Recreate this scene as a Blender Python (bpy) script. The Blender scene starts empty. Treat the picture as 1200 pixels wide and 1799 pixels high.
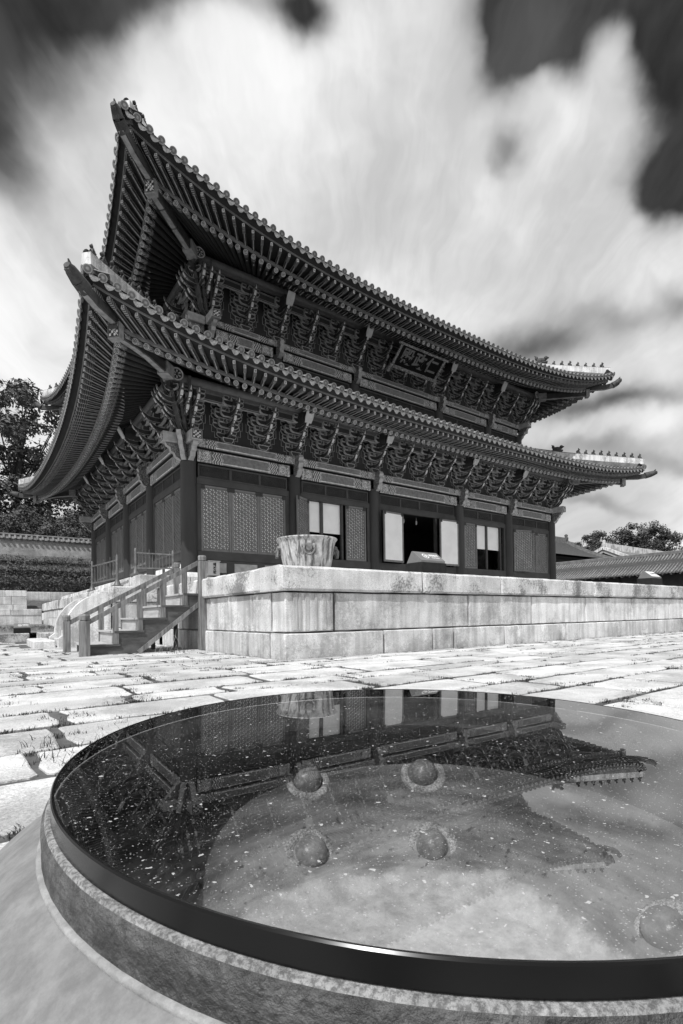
import bpy, math, random
from mathutils import Matrix, Vector
R = random.Random(7)
PI = math.pi
S = bpy.context.scene
C = S.collection
rad = math.radians

# ---------------------------------------------------------------- camera
r3 = Vector((0.81086, -0.58510, -0.01400)); w2 = Vector((0.58516, 0.81090, 0.0043))
w2.normalize(); r3 = (r3 - w2 * r3.dot(w2)).normalized(); u3 = r3.cross(w2)
CAM = Vector((-6.4146, -18.609, 0.9045))
FPX, CYPX = 881.62, 1077.53
cd = bpy.data.cameras.new('camera'); cam = bpy.data.objects.new('camera', cd); C.objects.link(cam)
m = Matrix.Identity(4)
for i in range(3):
    m[i][0], m[i][1], m[i][2], m[i][3] = r3[i], u3[i], -w2[i], CAM[i]
cam.matrix_world = m
cd.sensor_fit = 'HORIZONTAL'; cd.sensor_width = 36.0; cd.lens = FPX / 1200 * 36.0
cd.shift_y = (CYPX - 899.5) / 1200; cd.clip_start = 0.02; cd.clip_end = 3000
S.camera = cam
def pxdir(x, y):
    return (r3 * ((x - 600) / FPX) + u3 * ((CYPX - y) / FPX) + w2).normalized()

# ---------------------------------------------------------------- sun, sky
SUN_EL, SUN_AZ = 54.0, 241.0          # azimuth measured from +y clockwise: behind the viewer and to the left
sd = Vector((math.sin(rad(SUN_AZ)) * math.cos(rad(SUN_EL)), math.cos(rad(SUN_AZ)) * math.cos(rad(SUN_EL)), math.sin(rad(SUN_EL))))
sl = bpy.data.lights.new('sun', 'SUN'); sl.energy = 4.3; sl.angle = rad(0.55); sl.color = (1, 1, 1)
so = bpy.data.objects.new('sun', sl); C.objects.link(so)
so.rotation_euler = (-sd).to_track_quat('-Z', 'Y').to_euler(); so.location = sd * 80

W = bpy.data.worlds.new('World'); S.world = W; W.use_nodes = True
nt = W.node_tree; nt.nodes.clear()
class G:                                # tiny node-graph helper
    def __init__(s, nt): s.nt = nt
    def n(s, t, **k):
        o = s.nt.nodes.new(t)
        for a, b in k.items(): setattr(o, a, b)
        return o
    def val(s, sock, v):
        if hasattr(v, 'node'): s.nt.links.new(v, sock)
        else: sock.default_value = v
    def math(s, op, a, b=0.0, c=None, clamp=False):
        o = s.n('ShaderNodeMath', operation=op); o.use_clamp = clamp
        s.val(o.inputs[0], a); s.val(o.inputs[1], b)
        if c is not None: s.val(o.inputs[2], c)
        return o.outputs[0]
    def vm(s, op, a, b=None):
        o = s.n('ShaderNodeVectorMath', operation=op); s.val(o.inputs[0], a)
        if b is not None: s.val(o.inputs[1], b)
        return o
    def rng(s, v, a, b, c, d, smooth=True):
        o = s.n('ShaderNodeMapRange'); o.interpolation_type = 'SMOOTHSTEP' if smooth else 'LINEAR'; o.clamp = True
        s.val(o.inputs[0], v)
        for i, q in enumerate((a, b, c, d)): s.val(o.inputs[1 + i], q)
        return o.outputs[0]
    def noise(s, vec, sc, det=4, rough=0.55, dist=0.0):
        o = s.n('ShaderNodeTexNoise'); s.nt.links.new(vec, o.inputs['Vector'])
        o.inputs['Scale'].default_value = sc; o.inputs['Detail'].default_value = det
        o.inputs['Roughness'].default_value = rough; o.inputs['Distortion'].default_value = dist
        return o.outputs['Fac'] if 'Fac' in o.outputs else o.outputs[0]
    def mix(s, f, a, b):
        o = s.n('ShaderNodeMix', data_type='FLOAT'); s.val(o.inputs[0], f); s.val(o.inputs[2], a); s.val(o.inputs[3], b)
        return o.outputs[0]
    def grey(s, v):
        o = s.n('ShaderNodeCombineColor'); [s.val(o.inputs[i], v) for i in range(3)]
        return o.outputs[0]
g = G(nt)
tc = g.n('ShaderNodeTexCoord'); D = tc.outputs['Generated']
sky = g.n('ShaderNodeTexSky', sky_type='NISHITA'); sky.sun_disc = False
sky.sun_elevation = rad(SUN_EL); sky.sun_rotation = rad(SUN_AZ)
bw = g.n('ShaderNodeRGBToBW'); nt.links.new(sky.outputs[0], bw.inputs[0])
# high wind-drawn cloud: density = streaky noise everywhere, with clear gaps at real directions
nz = g.n('ShaderNodeTexNoise'); nt.links.new(D, nz.inputs['Vector']); nz.inputs['Scale'].default_value = 3.2; nz.inputs['Detail'].default_value = 5
off = g.vm('SUBTRACT', nz.outputs['Color'], (0.5, 0.5, 0.5)).outputs[0]
off = g.vm('SCALE', off); off.inputs['Scale'].default_value = 0.13
nz2 = g.n('ShaderNodeTexNoise'); nt.links.new(D, nz2.inputs['Vector']); nz2.inputs['Scale'].default_value = 11; nz2.inputs['Detail'].default_value = 4
of2 = g.vm('SCALE', g.vm('SUBTRACT', nz2.outputs['Color'], (0.5, 0.5, 0.5)).outputs[0]); of2.inputs['Scale'].default_value = 0.05
off = g.vm('ADD', off.outputs[0], of2.outputs[0])
Dd = g.vm('ADD', D, off.outputs[0]).outputs[0]
hub = pxdir(620, 1120)                   # wind direction: streaks run out from here
ax1 = hub.cross(Vector((0, 0, 1))).normalized(); ax2 = ax1.cross(hub)
pa = g.vm('DOT_PRODUCT', Dd, ax1).outputs['Value']; pb = g.vm('DOT_PRODUCT', Dd, ax2).outputs['Value']
th = g.math('ARCTAN2', pa, pb); rr = g.vm('DOT_PRODUCT', Dd, hub).outputs['Value']
cv = g.n('ShaderNodeCombineXYZ'); nt.links.new(th, cv.inputs[0]); nt.links.new(rr, cv.inputs[1])
streak = g.noise(cv.outputs[0], 5.0, 4, 0.5)
cv2 = g.n('ShaderNodeVectorMath', operation='MULTIPLY'); nt.links.new(cv.outputs[0], cv2.inputs[0]); cv2.inputs[1].default_value = (2.2, 1.0, 1.0)
streak2 = g.noise(cv2.outputs[0], 5.5, 4, .6)
puff = g.noise(Dd, 2.6, 5, 0.55)
gap = None
GAPS = [(30, 50, 240, 140, 28, .82), (0, 270, 60, 80, 0, .45), (300, 0, 150, 40, 10, .5), (520, 15, 60, 42, -30, .8), (880, 60, 48, 110, 5, .95), (960, 130, 75, 45, -35, .7),
        (1010, 5, 170, 48, -8, .95), (960, 60, 60, 55, 0, .6), (1185, 90, 62, 120, 0, 1.0), (1200, 280, 60, 70, 0, .85), (868, 288, 36, 20, -25, .42), (1150, 330, 60, 26, -10, .6),
        (1095, 368, 34, 22, -20, .5), (1190, 520, 50, 30, -10, .45), (960, 605, 120, 34, 8, .62), (1060, 545, 70, 24, -8, .35),
        (1110, 690, 130, 24, 10, .42), (1000, 712, 110, 18, 8, .36), (1040, 770, 150, 20, 5, .42), (1150, 800, 110, 20, 0, .45), (1000, 865, 70, 14, 0, .34), (1090, 880, 70, 12, -8, .3), (590, 410, 130, 40, -15, .12), (640, 330, 90, 50, 0, .08)]
for (x, y, sa, sb, ang, amp) in GAPS:
    n0 = pxdir(x, y); a, b = pxdir(x + 10 * math.cos(rad(ang)), y - 10 * math.sin(rad(ang))) - n0, None
    t1 = (a - n0 * a.dot(n0)).normalized(); t2 = n0.cross(t1)
    k = FPX / (pxdir(x, y).dot(w2))
    q1 = g.math('MULTIPLY', g.vm('DOT_PRODUCT', Dd, t1).outputs['Value'], k / sa)
    q2 = g.math('MULTIPLY', g.vm('DOT_PRODUCT', Dd, t2).outputs['Value'], k / sb)
    d2 = g.math('ADD', g.math('MULTIPLY', q1, q1), g.math('MULTIPLY', q2, q2))
    e = g.math('EXPONENT', g.math('MULTIPLY', d2, -0.8))
    front = g.math('GREATER_THAN', g.vm('DOT_PRODUCT', D, n0).outputs['Value'], 0.0)
    e = g.math('MULTIPLY', g.math('MULTIPLY', e, front), amp)
    gap = e if gap is None else g.math('ADD', gap, e)
cover = g.math('SUBTRACT', g.math('ADD', g.math('MULTIPLY', puff, .55), g.math('ADD', g.math('MULTIPLY', streak, .42), .48)), g.math('MULTIPLY', gap, g.rng(streak2, .3, .7, .94, 1.10)))
cover = g.rng(cover, 0.08, .9, 0.0, 1.0)
shade = g.math('ADD', g.rng(g.noise(Dd, 3.4, 5, 0.55), .34, .66, -1.7, 1.3), 7.6)
shade = g.math('ADD', shade, g.math('ADD', g.math('MULTIPLY', streak, 1.0), g.rng(streak2, .3, .7, -.6, .5)))
clear = g.math('ADD', g.math('MULTIPLY', bw.outputs[0], 0.08), g.math('ADD', g.rng(streak, .35, .7, .18, .75), g.rng(streak2, .3, .7, -.06, .14)))   # red-filter film: clear sky records dark
col = g.mix(cover, clear, shade)
bg = g.n('ShaderNodeBackground'); nt.links.new(g.grey(col), bg.inputs[0]); bg.inputs[1].default_value = 0.1
wo = g.n('ShaderNodeOutputWorld'); nt.links.new(bg.outputs[0], wo.inputs[0])
S.view_settings.view_transform = 'Standard'; S.view_settings.look = 'None'
S.view_settings.exposure = 0.0; S.view_settings.gamma = 1.0; S.view_settings.use_curve_mapping = False
S.cycles.max_bounces = 8; S.cycles.diffuse_bounces = 4; S.cycles.transparent_max_bounces = 16

# ---------------------------------------------------------------- mesh helper
class MB:
    def __init__(s): s.v = []; s.f = []; s.u = []; s.mi = []; s.sm = []
    def face(s, pts, m=0, uv=None, smooth=False):
        k = len(s.v); s.v += [tuple(p) for p in pts]; s.f.append(tuple(range(k, k + len(pts))))
        s.u += uv if uv else [(0.0, 0.0)] * len(pts); s.mi.append(m); s.sm.append(smooth)
    def mesh_(s, vs, fs, m=0, uvs=None, smooth=False):
        k = len(s.v); s.v += [tuple(p) for p in vs]
        for i, f in enumerate(fs):
            s.f.append(tuple(a + k for a in f)); s.u += (uvs[i] if uvs else [(0.0, 0.0)] * len(f))
            s.mi.append(m if not isinstance(m, (list, tuple)) else m[i]); s.sm.append(smooth)
    def box(s, x0, y0, z0, x1, y1, z1, m=0, b=0.0):
        if b <= 0:
            vs = [(x, y, z) for z in (z0, z1) for y in (y0, y1) for x in (x0, x1)]
            s.mesh_(vs, [(0, 2, 3, 1), (4, 5, 7, 6), (0, 1, 5, 4), (2, 6, 7, 3), (0, 4, 6, 2), (1, 3, 7, 5)], m)
            return
        X = (x0, x1); Y = (y0, y1); Z = (z0, z1); vs = []; ix = {}
        for i in (0, 1):
            for j in (0, 1):
                for k in (0, 1):
                    si, sj, sk = (1 - 2 * i) * b, (1 - 2 * j) * b, (1 - 2 * k) * b
                    ix[i, j, k, 0] = len(vs); vs.append((X[i], Y[j] + sj, Z[k] + sk))
                    ix[i, j, k, 1] = len(vs); vs.append((X[i] + si, Y[j], Z[k] + sk))
                    ix[i, j, k, 2] = len(vs); vs.append((X[i] + si, Y[j] + sj, Z[k]))
        fs = []
        for i in (0, 1): fs.append([ix[i, j, k, 0] for j, k in ((0, 0), (1, 0), (1, 1), (0, 1))])
        for j in (0, 1): fs.append([ix[i, j, k, 1] for i, k in ((0, 0), (1, 0), (1, 1), (0, 1))])
        for k in (0, 1): fs.append([ix[i, j, k, 2] for i, j in ((0, 0), (1, 0), (1, 1), (0, 1))])
        for i in (0, 1):
            for j in (0, 1): fs.append([ix[i, j, 0, 0], ix[i, j, 0, 1], ix[i, j, 1, 1], ix[i, j, 1, 0]])
            for k in (0, 1): fs.append([ix[i, 0, k, 0], ix[i, 0, k, 2], ix[i, 1, k, 2], ix[i, 1, k, 0]])
        for j in (0, 1):
            for k in (0, 1): fs.append([ix[0, j, k, 1], ix[0, j, k, 2], ix[1, j, k, 2], ix[1, j, k, 1]])
        for i in (0, 1):
            for j in (0, 1):
                for k in (0, 1): fs.append([ix[i, j, k, 0], ix[i, j, k, 1], ix[i, j, k, 2]])
        c = Vector(((x0 + x1) / 2, (y0 + y1) / 2, (z0 + z1) / 2)); out = []
        for f in fs:
            p = [Vector(vs[a]) for a in f]; n = (p[1] - p[0]).cross(p[2] - p[0])
            out.append(f if n.dot(sum(p, Vector()) / len(p) - c) > 0 else f[::-1])
        s.mesh_(vs, out, m)
    def bar(s, p0, p1, w, h, m=0, up=(0, 0, 1), uvlen=False):
        p0, p1 = Vector(p0), Vector(p1); d = p1 - p0; L = d.length; d.normalize()
        x = d.cross(Vector(up))
        if x.length < 1e-4: x = d.cross(Vector((1, 0, 0)))
        x.normalize(); z = x.cross(d)
        vs = [p + x * (a * w / 2) + z * (b * h / 2) for p in (p0, p1) for a, b in ((-1, -1), (1, -1), (1, 1), (-1, 1))]
        fs = [(0, 1, 2, 3), (7, 6, 5, 4)] + [(i, i + 4, (i + 1) % 4 + 4, (i + 1) % 4) for i in range(4)]
        uv = [[(0, 0), (1, 0), (1, 1), (0, 1)]] * 2 + [[(0, 0), (0, L), (1, L), (1, 0)]] * 4
        s.mesh_(vs, fs, m, uv)
    def cyl(s, p0, p1, r0, r1=None, n=12, m=0, caps=True, mcap=None, smooth=True):
        r1 = r0 if r1 is None else r1; p0, p1 = Vector(p0), Vector(p1); d = p1 - p0; L = d.length; d.normalize()
        x = d.cross(Vector((0, 0, 1)))
        if x.length < 1e-3: x = Vector((1, 0, 0))
        x.normalize(); z = x.cross(d); vs = []
        for p, r in ((p0, r0), (p1, r1)):
            for i in range(n):
                a = 2 * PI * i / n; vs.append(p + x * (r * math.cos(a)) + z * (r * math.sin(a)))
        fs = [(i, i + n, (i + 1) % n + n, (i + 1) % n) for i in range(n)]
        uv = [[(i / n, 0), (i / n, L), ((i + 1) / n, L), ((i + 1) / n, 0)] for i in range(n)]
        s.mesh_(vs, fs, m, uv, smooth)
        if caps:
            mc = m if mcap is None else mcap
            cu = [(math.cos(2 * PI * i / n), math.sin(2 * PI * i / n)) for i in range(n)]
            s.mesh_(vs[:n], [tuple(range(n))], mc, [cu]); s.mesh_(vs[n:], [tuple(reversed(range(n)))], mc, [cu[::-1]])
    def lathe(s, prof, n=32, m=0, c=(0, 0, 0), smooth=True, a0=0, a1=2 * PI):
        full = abs(a1 - a0 - 2 * PI) < 1e-6; k = n if full else n + 1; vs = []
        for r, z in prof:
            for i in range(k):
                a = a0 + (a1 - a0) * i / n; vs.append((c[0] + r * math.cos(a), c[1] + r * math.sin(a), c[2] + z))
        fs = []
        for j in range(len(prof) - 1):
            for i in range(n):
                i2 = (i + 1) % k; fs.append((j * k + i, j * k + i2, (j + 1) * k + i2, (j + 1) * k + i))
        s.mesh_(vs, fs, m, None, smooth)
    def prism(s, poly, fn, t0, t1, m=0, inset=0.0, m2=None, medge=None):
        n = len(poly)
        def ccw(P): return sum(P[i][0] * P[(i + 1) % n][1] - P[(i + 1) % n][0] * P[i][1] for i in range(n)) > 0
        if not ccw(poly): poly = poly[::-1]
        a = [fn(u, v, t0) for u, v in poly]; b = [fn(u, v, t1) for u, v in poly]
        me = m if medge is None else medge
        for i in range(n):
            j = (i + 1) % n; mm = me[i] if isinstance(me, (list, tuple)) else me
            s.face([a[i], a[j], b[j], b[i]], mm)
        if inset > 0:
            q = []
            for i in range(n):
                p0, p1, p2 = Vector(poly[i - 1]), Vector(poly[i]), Vector(poly[(i + 1) % n])
                e1 = (p1 - p0).normalized(); e2 = (p2 - p1).normalized()
                n1 = Vector((-e1.y, e1.x)); n2 = Vector((-e2.y, e2.x)); k = max(.35, 1 + n1.dot(n2))
                q.append(tuple(p1 + (n1 + n2) * (inset / k)))
            for P, t in ((a, t0), (b, t1)):
                qq = [fn(u, v, t) for u, v in q]
                for i in range(n):
                    j = (i + 1) % n; s.face([P[i], P[j], qq[j], qq[i]], m)
                s.face(qq, m2 if m2 is not None else m)
        else:
            s.face(a[::-1], m); s.face(b, m)
    def build(s, name, mats, parent=None, mw=None, label=None, share=False):
        me = s.data(name, mats)
        return put(bpy.data.objects.new(name, me), parent, mw, label)
    def data(s, name, mats):
        me = bpy.data.meshes.new(name); me.from_pydata(s.v, [], s.f)
        for mt in (mats if isinstance(mats, (list, tuple)) else [mats]): me.materials.append(mt)
        me.polygons.foreach_set('material_index', s.mi); me.polygons.foreach_set('use_smooth', s.sm)
        uv = me.uv_layers.new(name='uv'); uv.data.foreach_set('uv', [c for p in s.u for c in p])
        me.update(); return me
WM = {}
def put(o, parent=None, mw=None, label=None):
    mw = mw or Matrix.Identity(4)
    C.objects.link(o)
    if parent is not None:
        o.parent = parent; o.matrix_parent_inverse = WM[parent.name].inverted()
    o.matrix_basis = mw; WM[o.name] = mw.copy()
    if label: o['label'] = label
    return o
def inst(name, me, parent, mw, label=None): return put(bpy.data.objects.new(name, me), parent, mw, label)
def empty(name, loc, parent=None, rz=0.0):
    o = bpy.data.objects.new(name, None); o.empty_display_size = .3
    return put(o, parent, Matrix.Translation(loc) @ Matrix.Rotation(rz, 4, 'Z'))
def tag(o, label, cat, group=None):
    o['label'] = label; o['category'] = cat
    if group: o['group'] = group
    return o
def T(x, y, z, rz=0.0, s=1.0): return Matrix.Translation((x, y, z)) @ Matrix.Rotation(rz, 4, 'Z') @ Matrix.Scale(s, 4)
def frame(p, d, up=(0, 0, 1)):          # local y along d, z near up
    y = Vector(d).normalized(); x = y.cross(Vector(up)).normalized(); z = x.cross(y)
    return Matrix(((x.x, y.x, z.x, p[0]), (x.y, y.y, z.y, p[1]), (x.z, y.z, z.z, p[2]), (0, 0, 0, 1)))

# ---------------------------------------------------------------- materials
def mat(name, c, r=.75, var=.25, sc=3.0, bump=.15, bsc=25.0, metal=0.0, rnd=0.0, spec=.4, extra=None, stretch=(1, 1, 1)):
    M = bpy.data.materials.new(name); M.use_nodes = True; t = M.node_tree; t.nodes.clear(); q = G(t)
    P = q.n('ShaderNodeBsdfPrincipled'); o = q.n('ShaderNodeOutputMaterial'); t.links.new(P.outputs[0], o.inputs[0])
    pos = q.n('ShaderNodeNewGeometry').outputs['Position']
    ps = q.vm('MULTIPLY', pos, stretch).outputs[0]
    v = q.rng(q.noise(ps, sc, 6, .6), .3, .7, 1 - var, 1 + var)
    if rnd:
        oi = q.n('ShaderNodeObjectInfo').outputs['Random']
        v = q.math('MULTIPLY', v, q.math('ADD', q.math('MULTIPLY', oi, 2 * rnd), 1 - rnd))
    v = q.math('MULTIPLY', v, c)
    if extra: v = extra(q, pos, v)
    t.links.new(q.grey(v), P.inputs['Base Color'])
    P.inputs['Roughness'].default_value = r; P.inputs['Metallic'].default_value = metal
    if 'Specular IOR Level' in P.inputs: P.inputs['Specular IOR Level'].default_value = spec
    if bump:
        b = q.n('ShaderNodeBump'); b.inputs['Strength'].default_value = bump; b.inputs['Distance'].default_value = .02
        t.links.new(q.noise(ps, bsc, 5, .6), b.inputs['Height']); t.links.new(b.outputs[0], P.inputs['Normal'])
    return M
def granite(blotch, streak=.25, speck=.16, lo=.35):
    def f(q, pos, v):
        sp = q.rng(q.noise(pos, 85, 3, .7), .3, .7, 1 - speck, 1 + speck)
        v = q.math('MULTIPLY', v, sp)
        if streak:
            st = q.noise(q.vm('MULTIPLY', pos, (3.2, 3.2, .22)).outputs[0], 1.6, 5, .6)
            v = q.math('MULTIPLY', v, q.rng(st, .3, .62, 1 - streak, 1.0))
        if blotch:
            bl = q.math('ADD', q.math('MULTIPLY', q.noise(pos, 1.1, 3, .5), .65), q.math('MULTIPLY', q.noise(pos, 17, 4, .75), .45))
            v = q.math('MULTIPLY', v, q.rng(bl, .53, .66, 1.0, 1.0 - blotch))
        return v
    return f
M_wall = mat('wall_granite', .66, .85, .14, 2.0, .9, 45, rnd=.2, extra=granite(.32, .34, .28))
M_cope = mat('coping_granite', .64, .85, .14, 2.0, 1.0, 40, rnd=.1, extra=granite(.66, .2, .32))
M_slab = mat('paving_granite', .51, .85, .2, 1.6, .8, 30, rnd=.17, extra=granite(.28, 0, .24))
M_soil = mat('joint_soil', .09, .95, .35, 5, .5, 30)
M_lawn = mat('lawn_ground', .17, .95, .4, 2.2, .6, 25)
M_flag = mat('terrace_paving', .5, .9, .2, 1.2, .3, 30, extra=granite(.2, 0, .12))
M_plast = mat('ridge_plaster', .74, .9, .08, 2, .2, 12, extra=granite(.5, .45, .05))
M_pillar = mat('pillar_paint', .036, .55, .25, 1.4, .05, 30, stretch=(1, 1, .25))
M_frame = mat('frame_paint', .050, .6, .2, 2, .05, 40)
M_fdark = mat('panel_paint', .030, .6, .25, 2, .05, 40)
M_door = mat('door_paint', .165, .6, .15, 3, .05, 40)
M_iron = mat('black_iron', .02, .5, .2, 8, .05, 40)
M_wood = mat('weathered_wood', .16, .75, .45, 2.2, .4, 9, stretch=(1.0, 6, 6), rnd=.12)
M_post = mat('post_wood', .17, .75, .45, 2.0, .4, 9, stretch=(9, 9, .8), rnd=.12)
M_strw = mat('stringer_wood', .075, .7, .4, 2.0, .3, 9, stretch=(1, 6, 3))
M_tread = mat('tread_wood', .40, .75, .2, 2, .3, 9, stretch=(9, .8, 6))
M_paper = mat('door_paper', .84, .9, .05, 1.5, 0)
M_paperd = mat('lattice_paper', .80, .9, .25, 2.5, 0)
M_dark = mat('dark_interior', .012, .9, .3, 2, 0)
M_tline = mat('tongue_line', .55, .6, .2, 6, 0)
M_purl = mat('purlin_paint', .12, .6, .15, 4, 0)
M_line = mat('paint_line', .36, .6, .2, 6, 0)
M_body = mat('bracket_paint', .030, .6, .3, 5, .05, 40)
M_body2 = mat('bracket_paint_light', .045, .6, .3, 5, .05, 40)
M_hip = mat('hip_rafter_wood', .26, .65, .3, 2.5, .2, 14, stretch=(2, 2, 2))
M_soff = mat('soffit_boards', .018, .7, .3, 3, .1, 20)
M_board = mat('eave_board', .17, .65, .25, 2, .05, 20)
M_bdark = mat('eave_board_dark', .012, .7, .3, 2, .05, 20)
M_tile = mat('roof_tile', .17, .75, .3, 4, .3, 30, rnd=.18)
M_gap = mat('roof_channel', .05, .85, .3, 4, .3, 25)
M_tiled = mat('roof_tile_field', .15, .8, .35, 3, .3, 25)
M_beast = mat('beast_clay', .05, .7, .4, 6, .3, 20)
M_head = mat('beam_head_paint', .38, .6, .2, 5, .05, 30)
M_white = mat('white_paint', .75, .6, .05, 3, 0)
M_metal = mat('grey_metal', .14, .45, .3, 6, .05, 40, metal=.3)
M_galv = mat('sign_metal', .16, .5, .1, 6, .0, 40)
M_black = mat('sign_base', .02, .7, .2, 6, .05, 40, spec=.15)
M_enam = mat('cabinet_enamel', .5, .5, .05, 5, 0)
M_bark = mat('bark', .05, .9, .4, 4, .6, 14, stretch=(4, 4, .7))
M_moss = mat('rough_plaster_wall', .40, .9, .18, 3, .6, 18, extra=granite(.3, .1, .25))

def uvmat(name, fn, r=.6, rnd=0.0):
    M = bpy.data.materials.new(name); M.use_nodes = True; t = M.node_tree; t.nodes.clear(); q = G(t)
    P = q.n('ShaderNodeBsdfPrincipled'); o = q.n('ShaderNodeOutputMaterial'); t.links.new(P.outputs[0], o.inputs[0])
    uv = q.n('ShaderNodeUVMap'); uv.uv_map = 'uv'; sx = q.n('ShaderNodeSeparateXYZ'); t.links.new(uv.outputs[0], sx.inputs[0])
    v = fn(q, uv.outputs[0], sx.outputs[0], sx.outputs[1])
    pos = q.n('ShaderNodeNewGeometry').outputs['Position']
    v = q.math('MULTIPLY', v, q.rng(q.noise(pos, 9, 4, .6), .3, .7, .72, 1.2))
    t.links.new(q.grey(v), P.inputs['Base Color']); P.inputs['Roughness'].default_value = r
    return M
def band(q, x, a, b, s=.02):             # 1 inside a..b
    return q.math('MULTIPLY', q.rng(x, a - s, a + s, 0, 1), q.rng(x, b - s, b + s, 1, 0))
def f_disc(q, uv, u, v):
    r = q.math('SQRT', q.math('ADD', q.math('MULTIPLY', u, u), q.math('MULTIPLY', v, v))); th = q.math('ARCTAN2', u, v)
    pet = q.rng(q.math('COSINE', q.math('MULTIPLY', th, 6.0)), -.1, .4, 0, 1)
    a = q.math('MAXIMUM', band(q, r, .76, .97), q.math('MULTIPLY', band(q, r, .2, .62, .05), pet))
    return q.math('ADD', q.math('MULTIPLY', a, .52), .03)
M_disc = uvmat('rafter_end_flower', f_disc)
def f_raft(q, uv, u, v):
    curl = q.noise(uv, 9.0, 3, .5, 2.2)
    c = q.math('MULTIPLY', q.math('MULTIPLY', band(q, curl, .50, .58, .012), .45), q.rng(v, .36, .42, 1, 0))
    ring = q.math('MULTIPLY', q.math('MAXIMUM', band(q, v, .02, .045, .006), band(q, v, .075, .09, .006)), .25)
    return q.math('ADD', q.math('ADD', c, ring), .026)
M_raft = uvmat('rafter_paint', f_raft)
def f_fly(q, uv, u, v):
    cc = q.math('MULTIPLY', q.math('ABSOLUTE', q.math('SINE', q.math('MULTIPLY', v, 46.0))), q.rng(v, .30, .34, 1, 0))
    sheen = q.math('MULTIPLY', band(q, u, .36, .64, .05), q.rng(v, .30, .34, 0, 1))  # pale centre line puts the sheen along the rafter into the colour
    e = q.math('ADD', q.math('MULTIPLY', q.rng(cc, .55, .9, 0, 1), .26), q.math('MULTIPLY', sheen, .30))
    return q.math('ADD', e, .030)
M_fly = uvmat('flying_rafter_paint_sheen', f_fly)
def f_flyend(q, uv, u, v):
    b = q.math('MAXIMUM', q.math('ABSOLUTE', q.math('SUBTRACT', u, .5)), q.math('ABSOLUTE', q.math('SUBTRACT', v, .5)))
    k = q.math('MAXIMUM', q.math('MULTIPLY', band(q, v, .28, .40, .02), band(q, u, .25, .75, .03)), q.math('MULTIPLY', band(q, v, .58, .70, .02), band(q, u, .25, .75, .03)))
    k = q.math('MAXIMUM', k, q.math('MULTIPLY', band(q, u, .44, .56, .02), band(q, v, .2, .8, .03)))
    return q.math('ADD', q.math('MULTIPLY', q.math('MULTIPLY', q.rng(b, .44, .47, 1, 0), q.math('SUBTRACT', 1.0, k)), .62), .035)
M_flyend = uvmat('flying_rafter_end', f_flyend)
def f_flower(q, uv, u, v):
    a = q.math('MULTIPLY', q.math('COSINE', q.math('MULTIPLY', u, 15.7)), q.math('COSINE', q.math('MULTIPLY', v, 15.7)))
    b = q.math('MAXIMUM', q.math('ABSOLUTE', q.math('SUBTRACT', u, .5)), q.math('ABSOLUTE', q.math('SUBTRACT', v, .5)))
    dd = q.math('ABSOLUTE', q.math('SUBTRACT', q.math('ABSOLUTE', q.math('SUBTRACT', u, .5)), q.math('ABSOLUTE', q.math('SUBTRACT', v, .5))))
    k = q.math('MULTIPLY', q.math('MAXIMUM', q.rng(a, .05, .3, 0, 1), q.rng(dd, .03, .06, .8, 0)), q.rng(b, .38, .42, 1, 0))
    fr = band(q, b, .455, .49, .01)
    return q.math('ADD', q.math('ADD', q.math('MULTIPLY', k, .62), q.math('MULTIPLY', fr, .2)), .02)
M_flower = uvmat('flower_panel_paint', f_flower)
def f_beam(q, uv, u, v):                 # u: metres from the nearer end, v: 0..1 across the beam
    w = q.math('ADD', u, q.math('MULTIPLY', q.math('SINE', q.math('MULTIPLY', v, 12.6)), .035))
    dx = q.math('MULTIPLY', q.math('SUBTRACT', u, .34), 2.6); dy = q.math('SUBTRACT', v, .5)
    r = q.math('SQRT', q.math('ADD', q.math('MULTIPLY', dx, dx), q.math('MULTIPLY', dy, dy)))
    ros = q.math('MULTIPLY', q.rng(q.math('SINE', q.math('MULTIPLY', r, 44.0)), -.2, .6, 0, 1), q.rng(r, .42, .48, 1, 0))
    wav = q.math('MULTIPLY', q.rng(q.math('SINE', q.math('MULTIPLY', w, 62.0)), .1, .7, 0, 1), band(q, w, .56, .97, .02))
    bars = q.math('MULTIPLY', q.rng(q.math('SINE', q.math('MULTIPLY', u, 90.0)), .0, .6, 0, 1), band(q, u, .02, .12, .01))
    swirl = q.math('MULTIPLY', band(q, q.noise(uv, 7.0, 3, .5, 1.5), .47, .55, .02), q.rng(u, .53, .56, 1, 0))
    endz = q.rng(w, .98, 1.0, 1, 0)
    e = q.math('MULTIPLY', q.math('ADD', q.math('MULTIPLY', q.math('MAXIMUM', q.math('MAXIMUM', ros, wav), q.math('MAXIMUM', bars, swirl)), .52), .085), endz)
    sep = q.math('MULTIPLY', band(q, w, .985, 1.01, .005), .35)
    bl = q.math('MULTIPLY', q.math('MAXIMUM', band(q, v, .05, .12, .015), band(q, v, .88, .95, .015)), .45)
    mid = q.math('MULTIPLY', q.math('SUBTRACT', 1.0, endz), q.math('ADD', q.math('ADD', bl, .15), q.math('MULTIPLY', q.noise(q.vm('MULTIPLY', uv, (1.2, 9, 1)).outputs[0], 3, 4, .6), .05)))
    return q.math('ADD', q.math('ADD', e, sep), mid)
M_beam = uvmat('painted_beam', f_beam)
def f_scroll(q, uv, u, v):
    pos = q.n('ShaderNodeNewGeometry').outputs['Position']
    n_ = q.noise(pos, 5.5, 3, .5, 2.0)
    return q.math('ADD', q.math('MULTIPLY', q.math('MAXIMUM', band(q, n_, .44, .48, .012), band(q, n_, .56, .61, .012)), .27), .07)
M_scroll = uvmat('scroll_paint', f_scroll)
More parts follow.
